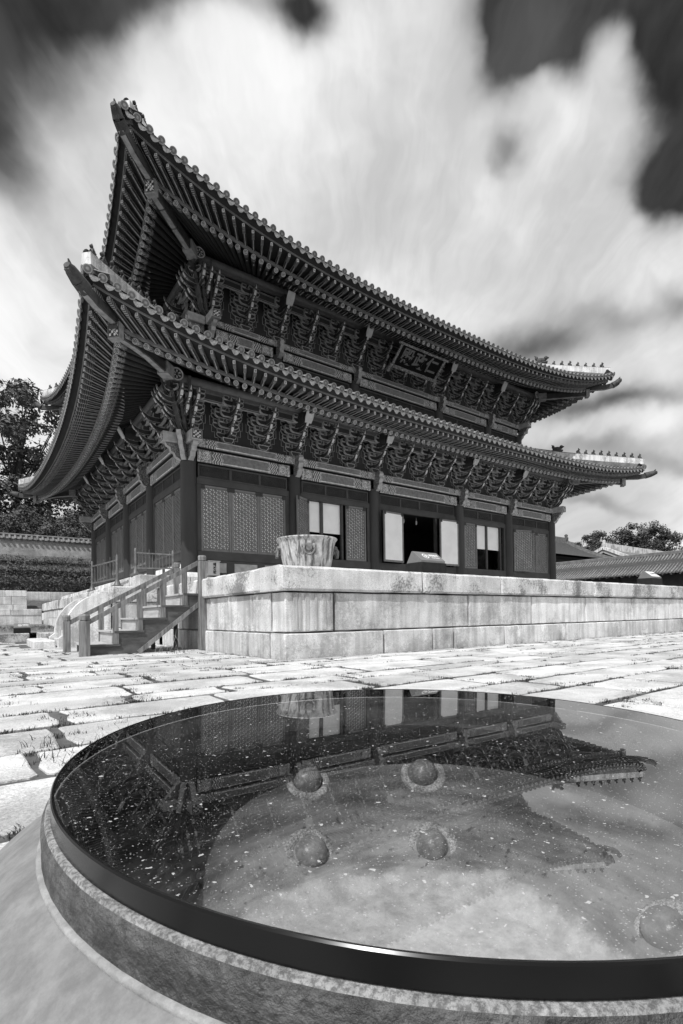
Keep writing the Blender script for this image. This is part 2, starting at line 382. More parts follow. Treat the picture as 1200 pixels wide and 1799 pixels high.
def f_leaf(q, uv, u, v):
    pos = q.n('ShaderNodeNewGeometry').outputs['Position']
    a = band(q, q.noise(pos, 14, 3, .6, 1.2), .44, .56, .03)
    return q.math('ADD', q.math('MULTIPLY', a, .12), .15)
M_tend = uvmat('drip_tile_relief', f_leaf)
def f_cap(q, uv, u, v):
    r = q.math('SQRT', q.math('ADD', q.math('MULTIPLY', u, u), q.math('MULTIPLY', v, v)))
    return q.math('ADD', q.math('MULTIPLY', q.math('MAXIMUM', band(q, r, .80, .98), q.rng(r, .25, .45, .8, 0)), .16), .10)
M_tcap = uvmat('tile_cap_relief', f_cap)
# ================================================================ SETTING
def sheet(name, pts, mt, label=None, kind='structure', parent=None):
    b = MB(); b.face(pts); o = b.build(name, mt, parent)
    o['kind'] = kind
    if label: o['label'] = label; o['category'] = name.replace('_', ' ')
    return o
gb = MB(); gb.face([(-900, -900, -.006), (900, -900, -.006), (900, 900, -.006), (-900, 900, -.006)])
ground = gb.build('ground', M_soil); ground['kind'] = 'structure'
tag(ground, 'bare earth showing in the joints of the pale courtyard paving', 'ground')

# ---- courtyard paving: irregular granite slabs in rows
paving = empty('courtyard_paving', (0, -14, 0)); paving['kind'] = 'structure'
tag(paving, 'large pale granite paving slabs with weedy open joints', 'paving')
slabs = []; joints = []
y = -21.0; row = 0
while y < 6.4:
    h = R.choice((.58, .68, .74, .82, .95)) * (1.0 if y < -8 else 1.12)
    x = -34 - R.random() * 1.5
    xmax = 46 if y < -9.75 else -1.5
    while x < xmax:
        w = R.uniform(1.0, 2.0)
        q = (x, y, x + w, y + h)
        if q[2] > -1.44 and q[3] > -9.66:
            if q[1] < -9.86: slabs.append((q[0], q[1], q[2], -9.66))
            if q[0] < -1.70 and q[3] > -9.5: slabs.append((q[0], max(q[1], -9.66), -1.44, q[3]))
        elif not (q[2] > -4.75 and q[3] > .3): slabs.append(q)
        x += w
    y += h; row += 1
def slab_mb(b, q):
    x0, y0, x1, y1 = q; gx = lambda: R.uniform(.018, .07); j = lambda: R.uniform(-.03, .03)
    x0 += gx(); y0 += gx(); x1 -= gx(); y1 -= gx()
    base = []
    P = [(x0, y0), (x1, y0), (x1, y1), (x0, y1)]
    for k in range(4):
        a, c = P[k], P[(k + 1) % 4]
        for t in (.025, .34, .66, .975):
            base.append((a[0] + (c[0] - a[0]) * t + j(), a[1] + (c[1] - a[1]) * t + j()))
    zt = R.uniform(.006, .014); tx, ty = R.uniform(-.003, .003), R.uniform(-.003, .003)
    cx, cy = (x0 + x1) / 2, (y0 + y1) / 2; n = len(base)
    top = []; 
    for (px_, py_) in base:
        dx, dy = px_ - cx, py_ - cy; L = math.hypot(dx, dy)
        top.append((px_ - dx / L * .014, py_ - dy / L * .014, zt + tx * dx + ty * dy))
    b.mesh_([(a, c, -.07) for a, c in base] + [(a, c, z_ - .009) for (a, c), (_, _, z_) in zip(base, top)] + top,
            [(i, (i + 1) % n, n + (i + 1) % n, n + i) for i in range(n)] + [(n + i, n + (i + 1) % n, 2 * n + (i + 1) % n, 2 * n + i) for i in range(n)] + [tuple(range(2 * n, 3 * n))])
def apparent(q):
    d = Vector(((q[0] + q[2]) / 2, (q[1] + q[3]) / 2, 0)) - CAM; z = d.dot(w2)
    if z < .3: return -1
    sx = abs(d.dot(r3) / z)
    return -1 if sx > .85 else 1 / z ** 3 * (q[2] - q[0]) * (q[3] - q[1])
slabs.sort(key=apparent, reverse=True)
rest = MB()
for i, q in enumerate(slabs):
    if i < 290 and apparent(q) > 0:
        b = MB(); slab_mb(b, q); b.build('paving_stone', M_slab, paving)
    else: slab_mb(rest, q)
o = rest.build('far_paving', M_slab, paving); o['kind'] = 'stuff'

# ---- grass and weeds in the joints
def blade(b, x, y, z, h, lean, az, w):
    dx, dy = math.cos(az), math.sin(az); px_, py_ = -dy * w, dx * w
    m_ = (x + dx * lean * .35, y + dy * lean * .35, z + h * .6); t_ = (x + dx * lean, y + dy * lean, z + h)
    b.face([(x - px_, y - py_, z), (x + px_, y + py_, z), (m_[0] + px_ * .7, m_[1] + py_ * .7, m_[2]), (m_[0] - px_ * .7, m_[1] - py_ * .7, m_[2])])
    b.face([(m_[0] - px_ * .7, m_[1] - py_ * .7, m_[2]), (m_[0] + px_ * .7, m_[1] + py_ * .7, m_[2]), t_])
JC = CAM + r3 * .19 + w2 * 1.145          # where the foreground jar stands: nothing grows under it
def tuft(b, x, y, z, n, h, sp):
    if math.hypot(x - JC.x, y - JC.y) < 1.08: return
    for _ in range(n):
        blade(b, x + R.gauss(0, sp), y + R.gauss(0, sp), z, h * R.uniform(.4, 1.1), h * R.uniform(.1, .9), R.random() * 2 * PI, R.uniform(.002, .0055))
M_grass = mat('weed_blades', .055, .8, .35, 6, 0)
gr = MB()
for i, q in enumerate(slabs):
    a = apparent(q)
    if a <= 0: continue
    d = math.hypot((q[0] + q[2]) / 2 - CAM.x, (q[1] + q[3]) / 2 - CAM.y)
    if d > 26: continue
    for k in range(13 if d < 10 else 7):
        if R.random() < .75:
            if R.random() < .6: x, y = R.uniform(q[0], q[2]), q[1]
            else: x, y = q[0], R.uniform(q[1], q[3])
            for _ in range(R.randint(1, 5)):
                tuft(gr, x + R.gauss(0, .14), y + R.gauss(0, .018), -.008, R.randint(10, 24), R.uniform(.018, .05), .03)
for k in range(46):                       # along the foot of the terrace wall
    x = R.uniform(-1.3, 24); tuft(gr, x, -9.72 + R.uniform(-.06, .02), -.03, R.randint(5, 14), R.uniform(.06, .16), .05)
for (x, y, n, h, sp) in ((-7.35, -14.75, 90, .13, .16), (-7.6, -15.2, 60, .1, .14), (-7.55, -15.6, 60, .1, .12), (-5.9, -14.75, 160, .11, .22), (-5.5, -14.4, 60, .1, .2), (-4.6, -9.3, 60, .1, .2), (-3.0, -8.6, 60, .1, .2), (-2.4, -5.6, 60, .3, .25), (-2.2, -9.9, 40, .1, .1), (6, -11.4, 80, .1, .3), (9, -12.2, 80, .12, .3), (3.5, -12.6, 60, .1, .3), (13, -12, 60, .1, .4)):
    for _ in range(n // 6): tuft(gr, x + R.gauss(0, sp), y + R.gauss(0, sp), -.03, 6, h, .025)
go = gr.build('joint_weeds', M_grass); go['kind'] = 'stuff'
tag(go, 'short weeds and grass sprouting between the courtyard slabs', 'weeds')

# ---- raised lawn with kerb at the left, stepping up to the garden walls
sheet('lawn', [(-60, 6.9, .34), (-2.9, 6.9, .34), (-2.9, 21.3, .62), (-60, 21.3, .62)], M_lawn, 'thin patchy lawn between the kerb stones and the garden wall')
lg = MB()
for _ in range(1500): tuft(lg, R.uniform(-8.5, -3), R.uniform(7.2, 21), .34 + R.random() * .2, 5, .12, .05)
o = lg.build('lawn_grass', M_grass); o['kind'] = 'stuff'; tag(o, 'thin grass blades on the lawn behind the kerb', 'grass')
kerb = empty('kerb', (-6, 6.6, 0)); kerb['kind'] = 'structure'; tag(kerb, 'rough granite kerb edging the lawn beyond the stairs', 'kerb')
x = -14.0
while x < -4.7:
    w = R.uniform(1.0, 2.2); b = MB(); b.box(x, 6.3 + R.uniform(-.06, .06), -.06, min(x + w, -4.68) - .02, 7.0, .36 + R.uniform(-.03, .02), 0, .03); b.build('kerb_stone', M_cope, kerb); x += w

# ================================================================ STONE TERRACE
terr = empty('stone_terrace', (12, 5, 0)); tag(terr, 'high granite terrace with overhanging coping carrying the hall', 'terrace')
ZT = 1.965
def stones(name, axis, fixed, inner, cuts, z0, z1, mt, bev=.026, gap=.022, sgn=1):
    for a, c in zip(cuts[:-1], cuts[1:]):
        b = MB(); o_ = R.uniform(-.008, .008)
        lo, hi = min(a, c) + gap, max(a, c) - gap
        if hi - lo > .15 and abs(inner - fixed) < 1.2: rough(name, axis, fixed + o_, inner, lo, hi, z0, z1, mt, bev); continue
        if axis == 'x': b.box(lo, min(fixed + o_, inner), z0, hi, max(fixed + o_, inner), z1, 0, bev)
        else: b.box(min(fixed + o_, inner), lo, z0, max(fixed + o_, inner), hi, z1, 0, bev)
        b.build(name, mt, terr)
def rough(name, axis, fixed, inner, lo, hi, z0, z1, mt, bev):
    b = MB(); L, H = hi - lo, z1 - z0; bl = min(bev, L * .2, H * .2)
    na, nz_ = max(1, int(L / .28)), max(1, int(H / .22))
    A = [0.0] + [bl + (L - 2 * bl) * i / na for i in range(na + 1)] + [L]; Z = [0.0] + [bl + (H - 2 * bl) * i / nz_ for i in range(nz_ + 1)] + [H]
    sg = 1 if inner > fixed else -1; P = lambda a, d, z: (lo + a, fixed + sg * d, z0 + z) if axis == 'x' else (fixed + sg * d, lo + a, z0 + z)
    vs = []; NA, NZ = len(A), len(Z)
    for i, a in enumerate(A):
        for k, z in enumerate(Z):
            e = i in (0, NA - 1) or k in (0, NZ - 1); c = i in (0, NA - 1) and k in (0, NZ - 1)
            ja, jz = (R.uniform(0, .016) * (1 if i == 0 else -1 if i == NA - 1 else 0), R.uniform(0, .012) * (1 if k == 0 else -1 if k == NZ - 1 else 0))
            vs.append(P(a + ja + (R.uniform(-.02, .02) if 1 < i < NA - 2 else 0), (bl * (1.35 if c else .95) + R.uniform(-.006, .006) if e else R.uniform(-.006, .007)), z + jz))
    fs = [(i * NZ + k, (i + 1) * NZ + k, (i + 1) * NZ + k + 1, i * NZ + k + 1) for i in range(NA - 1) for k in range(NZ - 1)]
    ring = [i * NZ for i in range(NA)] + [(NA - 1) * NZ + k for k in range(1, NZ)] + [i * NZ + NZ - 1 for i in range(NA - 2, -1, -1)] + [k for k in range(NZ - 2, 0, -1)]
    n0 = len(vs); D = abs(inner - fixed)
    for r_ in ring:
        v = list(vs[r_]); v[1 if axis == 'x' else 0] = fixed + sg * D; vs.append(tuple(v))
    m = len(ring); fs += [(ring[q_], n0 + q_, n0 + (q_ + 1) % m, ring[(q_ + 1) % m]) for q_ in range(m)]
    flip = (axis == 'x') != (sg > 0)
    b.mesh_(vs, [f_[::-1] if flip else f_ for f_ in fs]); return b.build(name, mt, terr)
def rcuts(a, b, lo, hi):
    out = [a]; s_ = 1 if b > a else -1
    while abs(b - out[-1]) > hi: out.append(out[-1] + s_ * R.uniform(lo, hi))
    return out + [b]
XR = 27.0
stones('base_stone', 'x', -9.62, -9.0, [-1.39, 1.31, 2.945, 3.73, 5.88, 9.12, 12.57, 14.62, 17.5] + rcuts(17.5, XR, 1.6, 3)[1:], -.05, .545, M_wall)
stones('wall_stone', 'x', -9.565, -9.0, [-1.34, -.08, 4.38, 7.30, 10.44, 13.79, 17.14] + rcuts(17.14, XR, 2, 3.2)[1:], .565, 1.41, M_wall)
stones('coping_stone', 'x', -9.66, -8.7, [-1.47, 2.59, 5.71, 10.89, 14.85, 17.79] + rcuts(17.79, XR, 2.5, 4)[1:], 1.43, ZT, M_cope, .055, .012)
stones('base_stone', 'y', -1.39, -.8, [-8.99, -7.91, -5.82, -4.1, -2.6, -1.2], -.05, .545, M_wall)
stones('wall_stone', 'y', -1.34, -.8, [-8.99, -8.09, -5.48, -3.2, -1.2], .552, 1.42, M_wall)
stones('coping_stone', 'y', -1.47, -.6, [-8.69, -8.41, -6.77, -5.69, -3.9, -2.4, -1.2], 1.43, ZT, M_cope, .05, .008)
stones('base_stone', 'x', -1.15, -.7, [-2.9, -1.42], -.05, .60, M_wall)
stones('wall_stone', 'x', -1.15, -.7, [-2.86, -1.42], .607, 1.42, M_wall)
stones('coping_stone', 'x', -1.2, -.5, [-2.96, -1.48], 1.43, ZT, M_cope, .04)
stones('wall_stone', 'y', -2.86, -2.3, [-1.1] + rcuts(-1.1, 21.15, 1.6, 3)[1:], -.05, .98, M_wall)
stones('wall_stone', 'y', -2.86, -2.3, [-1.1] + rcuts(-1.1, 21.15, 1.2, 2.6)[1:], .987, 1.46, M_wall)
stones('coping_stone', 'y', -2.93, -2.1, [-.5] + rcuts(-.5, 21.15, .7, 1.5)[1:], 1.467, ZT + .02, M_cope, .04)
b = MB(); b.box(-1.0, -8.8, 1.2, XR - .3, -.6, 1.93); b.box(-2.3, -.6, 1.2, XR - .3, 27.0, 1.931); b.box(-1.0, -9.2, -.05, XR - .1, 27.2, 1.2); b.box(XR - .3, -9.2, 1.2, XR - .02, 27, 1.94)
b.build('terrace_floor', M_flag, terr)
b = MB()
for x, w in ((-1.13, .10), (-1.00, .07), (-.84, .10), (-.60, .07), (-.40, .10), (-.18, .05)):
    b.box(x, -9.587, .60, x + w, -9.5, 1.375, 0, .008)
b.build('carved_rib', M_wall, terr)
# hall podium
px0, py0, px1, py1, pz1 = -2.0, -.75, 26.0, 19.2, 2.40
def podium(axis, f0, f1, cuts):
    for a, c in zip(cuts[:-1], cuts[1:]):
        b = MB()
        if axis == 'x': b.box(a + .006, f0, 1.93, c - .006, f1, pz1, 0, .025)
        else: b.box(f0, a + .006, 1.93, f1, c - .006, pz1, 0, .025)
        b.build('podium_stone', M_wall, terr)
podium('x', py0, py0 + .7, [px0] + rcuts(px0, px1, 1.3, 2.4)[1:])
podium('y', px0, px0 + .7, [py0 + .71] + rcuts(py0 + .71, py1, 1.2, 2.4)[1:])
b = MB(); b.box(px0 + .65, py0 + .65, 1.93, px1, py1, pz1 - .02); b.build('podium_floor', M_flag, terr)

# stone stair with curved wing walls on the left side
st = empty('stone_stair', (-3.6, .2, 0)); tag(st, 'pale stone stair with curved wing walls against the terrace flank', 'stone stair')
def wing(y0, y1):
    P = [(-2.9, .0), (-2.9, 1.74)]
    for k in range(0, 15):
        a = k / 14 * PI / 2; P.append((-3.02 - 1.25 * math.sin(a), .42 + 1.32 * math.cos(a)))
    P += [(-4.42, .30), (-4.42, 0)]
    b = MB(); b.prism(P, lambda u, v, t: (u, t, v), y0, y1, 0); b.build('wing_wall', M_wall, st)
wing(-.75, -.42); wing(1.55, 1.88)
for k in range(7):
    b = MB(); b.box(-2.9 - .2 * (7 - k), -.41, 0, -2.88, 1.54, .26 * (k + 1), 0, .015); b.build('step', M_wall, st)
b = MB(); b.box(-5.05, -.3, -.05, -4.45, 2.6, .24, 0, .03); b.build('plinth_slab', M_wall, st)
b = MB(); b.box(-4.62, 2.62, -.05, -2.95, 4.2, .42, 0, .03); b.build('plinth_slab', M_cope, st)

# ================================================================ WOODEN VISITOR STAIR
ws = empty('wooden_stair', (-3, -4.2, 0)); tag(ws, 'dark wooden visitor stair with handrails climbing to the terrace', 'wooden stair')
YN, YF = -5.05, -3.2
NT = 5
tr = [(-4.28 + .585 * k, .27 + .325 * k) for k in range(NT)]       # left end x, tread top z
for k, (x, z) in enumerate(tr):
    b = MB(); b.box(x - .04, YN - .03, z - .05, x + .72, YF, z, 0, .006); b.build('tread', M_tread, ws)
    b = MB(); b.box(x + .60, YN + .06, z + .001, x + .64, YF - .05, z + .27); b.build('riser', M_tread, ws)
    b = MB(); b.box(x + .02, YN - .045, z - .055, x + .74, YN - .031, z - .002); b.build('tread_edge', M_strw, ws)
def stringer(y0, y1):
    P = [(-4.26, -.02), (-3.15, -.02), (-1.45, 1.28), (-1.45, tr[4][1] - .06)]
    for k in reversed(range(NT)):
        x, z = tr[k]
        P += [(x + .03, z - .055)]
        if k: P += [(x + .03, tr[k - 1][1] - .055)]
    b = MB(); b.prism(P, lambda u, v, t: (u, t, v), y0, y1, 0); b.build('stringer', M_strw, ws)
stringer(YN, YN + .06); stringer(YF - .06, YF - .001)
b = MB(); b.bar((-3.1, YN - .012, .03), (-1.47, YN - .012, 1.3), .05, .11); b.build('stringer_edge', M_post, ws)
def post(x, y, z0, z1, w=.15):
    b = MB(); b.box(x - w / 2, y - w / 2, z0, x + w / 2, y + w / 2, z1 - .17, 0, .008)
    b.lathe([(w * .42, z1 - .17), (w * .42, z1 - .155), (w * .56, z1 - .15), (w * .6, z1 - .05), (w * .5, z1 - .01), (0, z1)], 8, 0, (x, y, 0), False)
    b.build('newel_post', M_post, ws)
post(-4.37, YN - .14, -.05, 1.03, .22); post(-4.5, YF, -.05, 1.02, .17); post(-1.42, YN - .10, -.05, 2.62, .20); post(-1.5, YF - .02, 1.2, 2.60, .17)
for yy, x0 in ((YN, -4.3), (YF, -4.45)):
    b = MB(); b.bar((x0, yy, .80), (-1.48, yy, 2.43), .085, .11); b.build('handrail', M_post, ws)
    for k in range(NT):
        x = tr[k][0] + .64; z = .80 + (x - x0) * (1.63 / (-1.48 - x0))
        if x > -1.5: continue
        b = MB(); b.box(x - .065, yy - .04, tr[k][1] + .001, x + .065, yy + .04, z - .03); b.build('baluster', M_post, ws)
for x in (-2.4, -1.75):
    b = MB(); b.box(x, YF - .5, 0, x + .1, YF - .4, .9); b.build('strut', M_strw, ws)
b = MB()
b.cyl((-2.35, -5.25, 0), (-2.22, -5.3, .42), .006, .004, 5); b.cyl((-2.22, -5.3, .42), (-2.02, -5.3, .05), .004, .003, 5); b.cyl((-2.22, -5.3, .42), (-2.38, -5.3, .5), .004, .002, 5); b.cyl((-2.22, -5.3, .42), (-2.2, -5.3, .6), .004, .002, 5)
for k in range(7):
    x = -2.75 + k * .1; b.cyl((x, -5.28, 0), (x + R.uniform(-.1, .1), -5.3, R.uniform(.15, .3)), .004, .002, 4)
b.box(-2.8, -5.3, -.05, -2.1, -5.26, .006)
o = b.build('dry_weed', mat('dry_stalk', .42, .9, .1, 5, 0)); tag(o, 'dry bent weed stalks beside the wooden stair', 'weed')

# ================================================================ BRONZE WATER JARS
def jar_mat(name, base, hi, streak=True, rough=.5):
    def f(q, pos, v):
        st_ = q.noise(q.vm('MULTIPLY', pos, (5, 5, .45)).outputs[0], 2.2, 5, .65)
        bl = q.noise(pos, 9, 5, .7)
        v2 = q.math('MULTIPLY', v, q.rng(bl, .3, .7, .75, 1.25))
        return q.mix(q.rng(q.math('ADD', q.math('MULTIPLY', st_, .75), q.math('MULTIPLY', bl, .25)), .46, .60, 0, 1), v2, q.math('MULTIPLY', v2, hi))
    return mat(name, base, rough, .15, 3, .2, 40, metal=.0, spec=.5, extra=f)
M_jar2 = jar_mat('weathered_bronze_pale', .52, .20)
jar = empty('water_jar', (-.32, -8.85, ZT)); tag(jar, 'pale streaked bronze water jar standing on the terrace corner', 'water jar')
b = MB()
prof = [(0, .02), (.52, .0), (.535, .02), (.60, .32), (.635, .56), (.655, .62), (.69, .66), (.70, .675), (.69, .69), (.645, .675), (.60, .55), (.50, .06), (0, .06)]
b.lathe(prof, 56, 0); b.build('bowl', M_jar2, jar, T(-.32, -8.85, ZT))
M_jh = mat('jar_handle_bronze', .16, .5, .4, 9, .1, 40)
for az in (-118, -28, 62, 152):
    a = rad(az); mw = T(-.32, -8.85, ZT) @ Matrix.Rotation(a, 4, 'Z')
    b = MB()
    for sx in (-.11, .11):
        b.lathe([(.05, -.02), (.05, .03), (.03, .055), (0, .06)], 12, 0)
        k = len(b.v) - 48; b.v[k:] = [(.625 + z_, sx + x_, .47 + y_) for (x_, y_, z_) in b.v[k:]]
        b.cyl((.65, sx, .47), (.70, sx, .40), .028, .022, 8); b.cyl((.66, sx * 1.1, .42), (.68, sx * 1.35, .27), .022, .03, 8)
    n = 14
    for i in range(n):
        a0, a1 = PI + PI * i / n, PI + PI * (i + 1) / n
        b.cyl((.70 , .12 * math.cos(a0), .41 + .14 * math.sin(a0)), (.70, .12 * math.cos(a1), .41 + .14 * math.sin(a1)), .024, None, 8, 0, False)
    b.mesh_([(.655, .07 * math.cos(2 * PI * i / 12), .44 + .08 * math.sin(2 * PI * i / 12)) for i in range(12)] + [(.61, .1 * math.cos(2 * PI * i / 12), .44 + .11 * math.sin(2 * PI * i / 12)) for i in range(12)],
            [tuple(range(12))] + [(i, i + 12, (i + 1) % 12 + 12, (i + 1) % 12) for i in range(12)])
    b.build('ring_handle', M_jh, jar, mw)

# foreground jar, tilted as the photographed lid is
HL, LT = .285, .632
lidc = CAM + r3 * (.665 * HL) + w2 * (4.018 * HL) - u3 * HL
RL = 2.594 * HL
JM = Matrix(((r3.x, w2.x, u3.x, 0), (r3.y, w2.y, u3.y, 0), (r3.z, w2.z, u3.z, 0), (0, 0, 0, 1)))
JM = Matrix.Translation(lidc - u3 * LT) @ JM
fj = bpy.data.objects.new('water_jar', None); put(fj, None, JM)
tag(fj, 'big dark bronze water jar under a clear round lid, filling the foreground', 'water jar')
jar['group'] = fj['group'] = 'bronze water jars of the palace courtyard'
def f_pit(q, pos, v):
    a = q.math('MULTIPLY', q.rng(q.noise(pos, 34, 5, .75), .3, .7, .6, 1.5), q.rng(q.noise(q.vm('MULTIPLY', pos, (1, 1, 5)).outputs[0], 7, 4, .6), .3, .7, .6, 1.35))
    return q.math('ADD', q.math('MULTIPLY', v, a), q.rng(q.noise(pos, 130, 3, .7), .68, .76, 0, .16))
def f_bronze(q, pos, v):
    bl = q.noise(pos, 22, 5, .75); b2 = q.noise(pos, 5, 4, .6)
    return q.math('MULTIPLY', v, q.math('MULTIPLY', q.rng(bl, .3, .72, .80, 1.25), q.rng(b2, .3, .7, .86, 1.12)))
M_shoulder = mat('dull_bronze', .19, .5, .08, 7, .12, 60, extra=f_bronze, spec=.45)
M_collar = mat('pitted_bronze', .06, .5, .4, 16, .7, 80, extra=f_pit, spec=.5)
def f_crust(q, pos, v):
    return q.math('MULTIPLY', v, q.rng(q.noise(pos, 150, 4, .75), .38, .62, .5, 1.3))
M_bead = mat('pale_bead', .28, .5, .2, 14, .3, 80, extra=f_bronze)  # bead ring coloured paler than the collar above it
M_crust = mat('speckled_rim', .24, .75, .2, 20, .6, 120, extra=f_crust)
b = MB(); n = 96
b.lathe([(RL - .004, LT - .030), (RL + .0055, LT - .031), (RL + .008, LT - .035)], n, 2)
b.lathe([(RL + .008, LT - .035), (RL + .0125, LT - .042), (RL + .013, LT - .055), (RL + .011, LT - .075), (RL + .012, LT - .086)], n, 1)
b.lathe([(RL + .012, LT - .086), (RL + .0165, LT - .087), (RL + .019, LT - .090), (RL + .018, LT - .094)], n, 3)
b.lathe([(RL + .018, LT - .094), (RL + .045, LT - .110), (RL + .12, LT - .165), (RL + .165, LT - .21), (RL + .19, LT - .255), (RL + .215, LT - .31), (RL + .18, .23), (RL - .06, .09), (.58, 0.0)], n, 0)
b.build('jar_body', [M_shoulder, M_collar, M_crust, M_bead], fj, JM)
def f_inside(q, pos, v):
    st_ = q.noise(q.vm('MULTIPLY', pos, (1.2, 1.2, 11)).outputs[0], 2.5, 5, .6)
    sp = q.rng(q.noise(pos, 30, 4, .7), .60, .68, 1.0, .45)
    v = q.math('MULTIPLY', q.math('MULTIPLY', v, q.rng(st_, .3, .7, .5, 1.45)), sp)
    sz = q.n('ShaderNodeSeparateXYZ'); q.nt.links.new(pos, sz.inputs[0])
    lev = q.math('ADD', sz.outputs[2], q.math('MULTIPLY', q.math('ADD', q.math('MULTIPLY', q.noise(pos, 3.2, 2, .5), .7), q.math('MULTIPLY', q.noise(pos, 16, 5, .7), .3)), .17))
    v = q.math('MULTIPLY', v, q.rng(lev, .16, .36, 1.7, .80, False))
    return q.mix(q.rng(lev, .138, .158, 1, 0), v, q.rng(q.noise(pos, 12, 5, .7), .3, .7, .48, .78))
M_in = mat('jar_inside', .19, .6, .25, 5, .25, 50, extra=f_inside)
M_sed = mat('dried_sediment', .66, .9, .25, 6, .4, 60, extra=granite(.3, 0, .2))
b = MB()
b.lathe([(RL - .004, LT - .030), (RL - .006, LT - .06), (RL + .005, LT - .135)], n, 0)
b.lathe([(RL + .005, LT - .135), (.84, .45), (.905, .40), (.91, .36), (.90, .34), (.78, .25), (.58, .12), (.42, .045)], n, 0)
b.lathe([(.42, .045), (.25, .032), (0, .028)], n, 0)
b.build('jar_inside', [M_in, M_sed], fj, JM)
M_wash = mat('worn_washer', .46, .6, .4, 20, .4, 60, extra=f_crust)
M_riv = mat('rivet_bronze', .30, .3, .3, 14, .12, 40, extra=f_bronze)
inp = [(.42, .045), (.58, .12), (.78, .25), (.90, .34)]
def inr(z):
    for (r0, z0), (r1, z1) in zip(inp[:-1], inp[1:]):
        if z0 <= z <= z1: return r0 + (r1 - r0) * (z - z0) / (z1 - z0)
    return .6
for dx, z in ((-.32, .285), (.13, .29), (-.29, .125), (.12, .12), (.605, .14)):
    r_ = inr(z); az = math.asin(dx / r_) ; nx, ny = math.sin(az), math.cos(az)
    p = Vector((nx * r_, ny * r_, z)); inn = Vector((-nx, -ny, 1.4)).normalized()
    mwl = JM @ frame(p, inn)
    b = MB()
    pr = [(.094, -.018), (.090, .002), (.064, .006), (.055, -.004), (.053, .012), (.047, .030), (.032, .044), (0, .050)]
    b.lathe(pr[:4], 24, 1); b.lathe(pr[3:], 24, 0); b.v = [(x_, z_, y_) for x_, y_, z_ in b.v]; b.f = [f_[::-1] for f_ in b.f]
    b.build('rivet', [M_riv, M_wash], fj, mwl)
lid = bpy.data.objects.new('jar_lid', None); put(lid, None, JM @ Matrix.Translation((0, 0, LT - .03)))
tag(lid, 'clear round acrylic lid with black edge band lying on the foreground jar', 'lid')
M_band = mat('black_acrylic', .004, .22, .1, 3, 0, spec=.22)
b = MB()
b.lathe([(RL - .006, LT + .000), (RL - .002, LT + .001)], 160, 0); b.lathe([(RL - .002, LT + .001), (RL, LT - .001)], 160, 0); b.lathe([(RL, LT - .001), (RL, LT - .0285)], 160, 0)
b.build('edge_band', M_band, lid, JM)
Mg = bpy.data.materials.new('clear_acrylic'); Mg.use_nodes = True; t = Mg.node_tree; t.nodes.clear(); q = G(t)
fr = q.n('ShaderNodeFresnel'); fr.inputs['IOR'].default_value = 1.62
f2 = q.math('DIVIDE', q.math('MULTIPLY', fr.outputs[0], 2.0), q.math('ADD', fr.outputs[0], 1.0))
tb = q.n('ShaderNodeBsdfTransparent'); tb.inputs[0].default_value = (.90, .90, .90, 1); gl = q.n('ShaderNodeBsdfGlossy'); gl.inputs['Roughness'].default_value = 0.0
mx = q.n('ShaderNodeMixShader'); t.links.new(f2, mx.inputs[0]); t.links.new(tb.outputs[0], mx.inputs[1]); t.links.new(gl.outputs[0], mx.inputs[2])
df = q.n('ShaderNodeBsdfDiffuse'); df.inputs[0].default_value = (.46, .46, .46, 1)
pos = q.n('ShaderNodeNewGeometry').outputs['Position']
vz = q.n('ShaderNodeTexVoronoi'); nq = q.n('ShaderNodeTexNoise'); nq.inputs['Scale'].default_value = 120; t.links.new(pos, nq.inputs['Vector'])
wv = q.vm('SCALE', nq.outputs['Color']); wv.inputs['Scale'].default_value = .012
t.links.new(q.vm('MULTIPLY', q.vm('ADD', pos, wv.outputs[0]).outputs[0], (1, 1, 0)).outputs[0], vz.inputs['Vector']); vz.inputs['Scale'].default_value = 105
sxyz = q.n('ShaderNodeSeparateColor'); t.links.new(vz.outputs['Color'], sxyz.inputs[0])
siz = q.math('MULTIPLY', q.math('POWER', sxyz.outputs[0], 6.0), .33)
sp = q.rng(q.math('SUBTRACT', siz, vz.outputs['Distance']), 0.0, .06, 0, .75)
vz2 = q.n('ShaderNodeTexVoronoi'); t.links.new(pos, vz2.inputs['Vector']); vz2.inputs['Scale'].default_value = 330
sx2 = q.n('ShaderNodeSeparateColor'); t.links.new(vz2.outputs['Color'], sx2.inputs[0])
sp2 = q.rng(q.math('SUBTRACT', q.math('MULTIPLY', q.math('POWER', sx2.outputs[1], 3.0), .42), vz2.outputs['Distance']), 0, .08, 0, .45)
dust = q.math('ADD', q.math('MAXIMUM', sp, sp2), q.rng(q.noise(pos, 14, 5, .65), .5, .9, .0, .03))
mx2 = q.n('ShaderNodeMixShader'); t.links.new(dust, mx2.inputs[0]); t.links.new(mx.outputs[0], mx2.inputs[1]); t.links.new(df.outputs[0], mx2.inputs[2])
oo = q.n('ShaderNodeOutputMaterial'); t.links.new(mx2.outputs[0], oo.inputs[0])
b = MB(); n = 128; ring = [(math.cos(2 * PI * i / n) * (RL - .006), math.sin(2 * PI * i / n) * (RL - .006), LT) for i in range(n)]
b.face(ring); b.build('lid_pane', Mg, lid, JM)
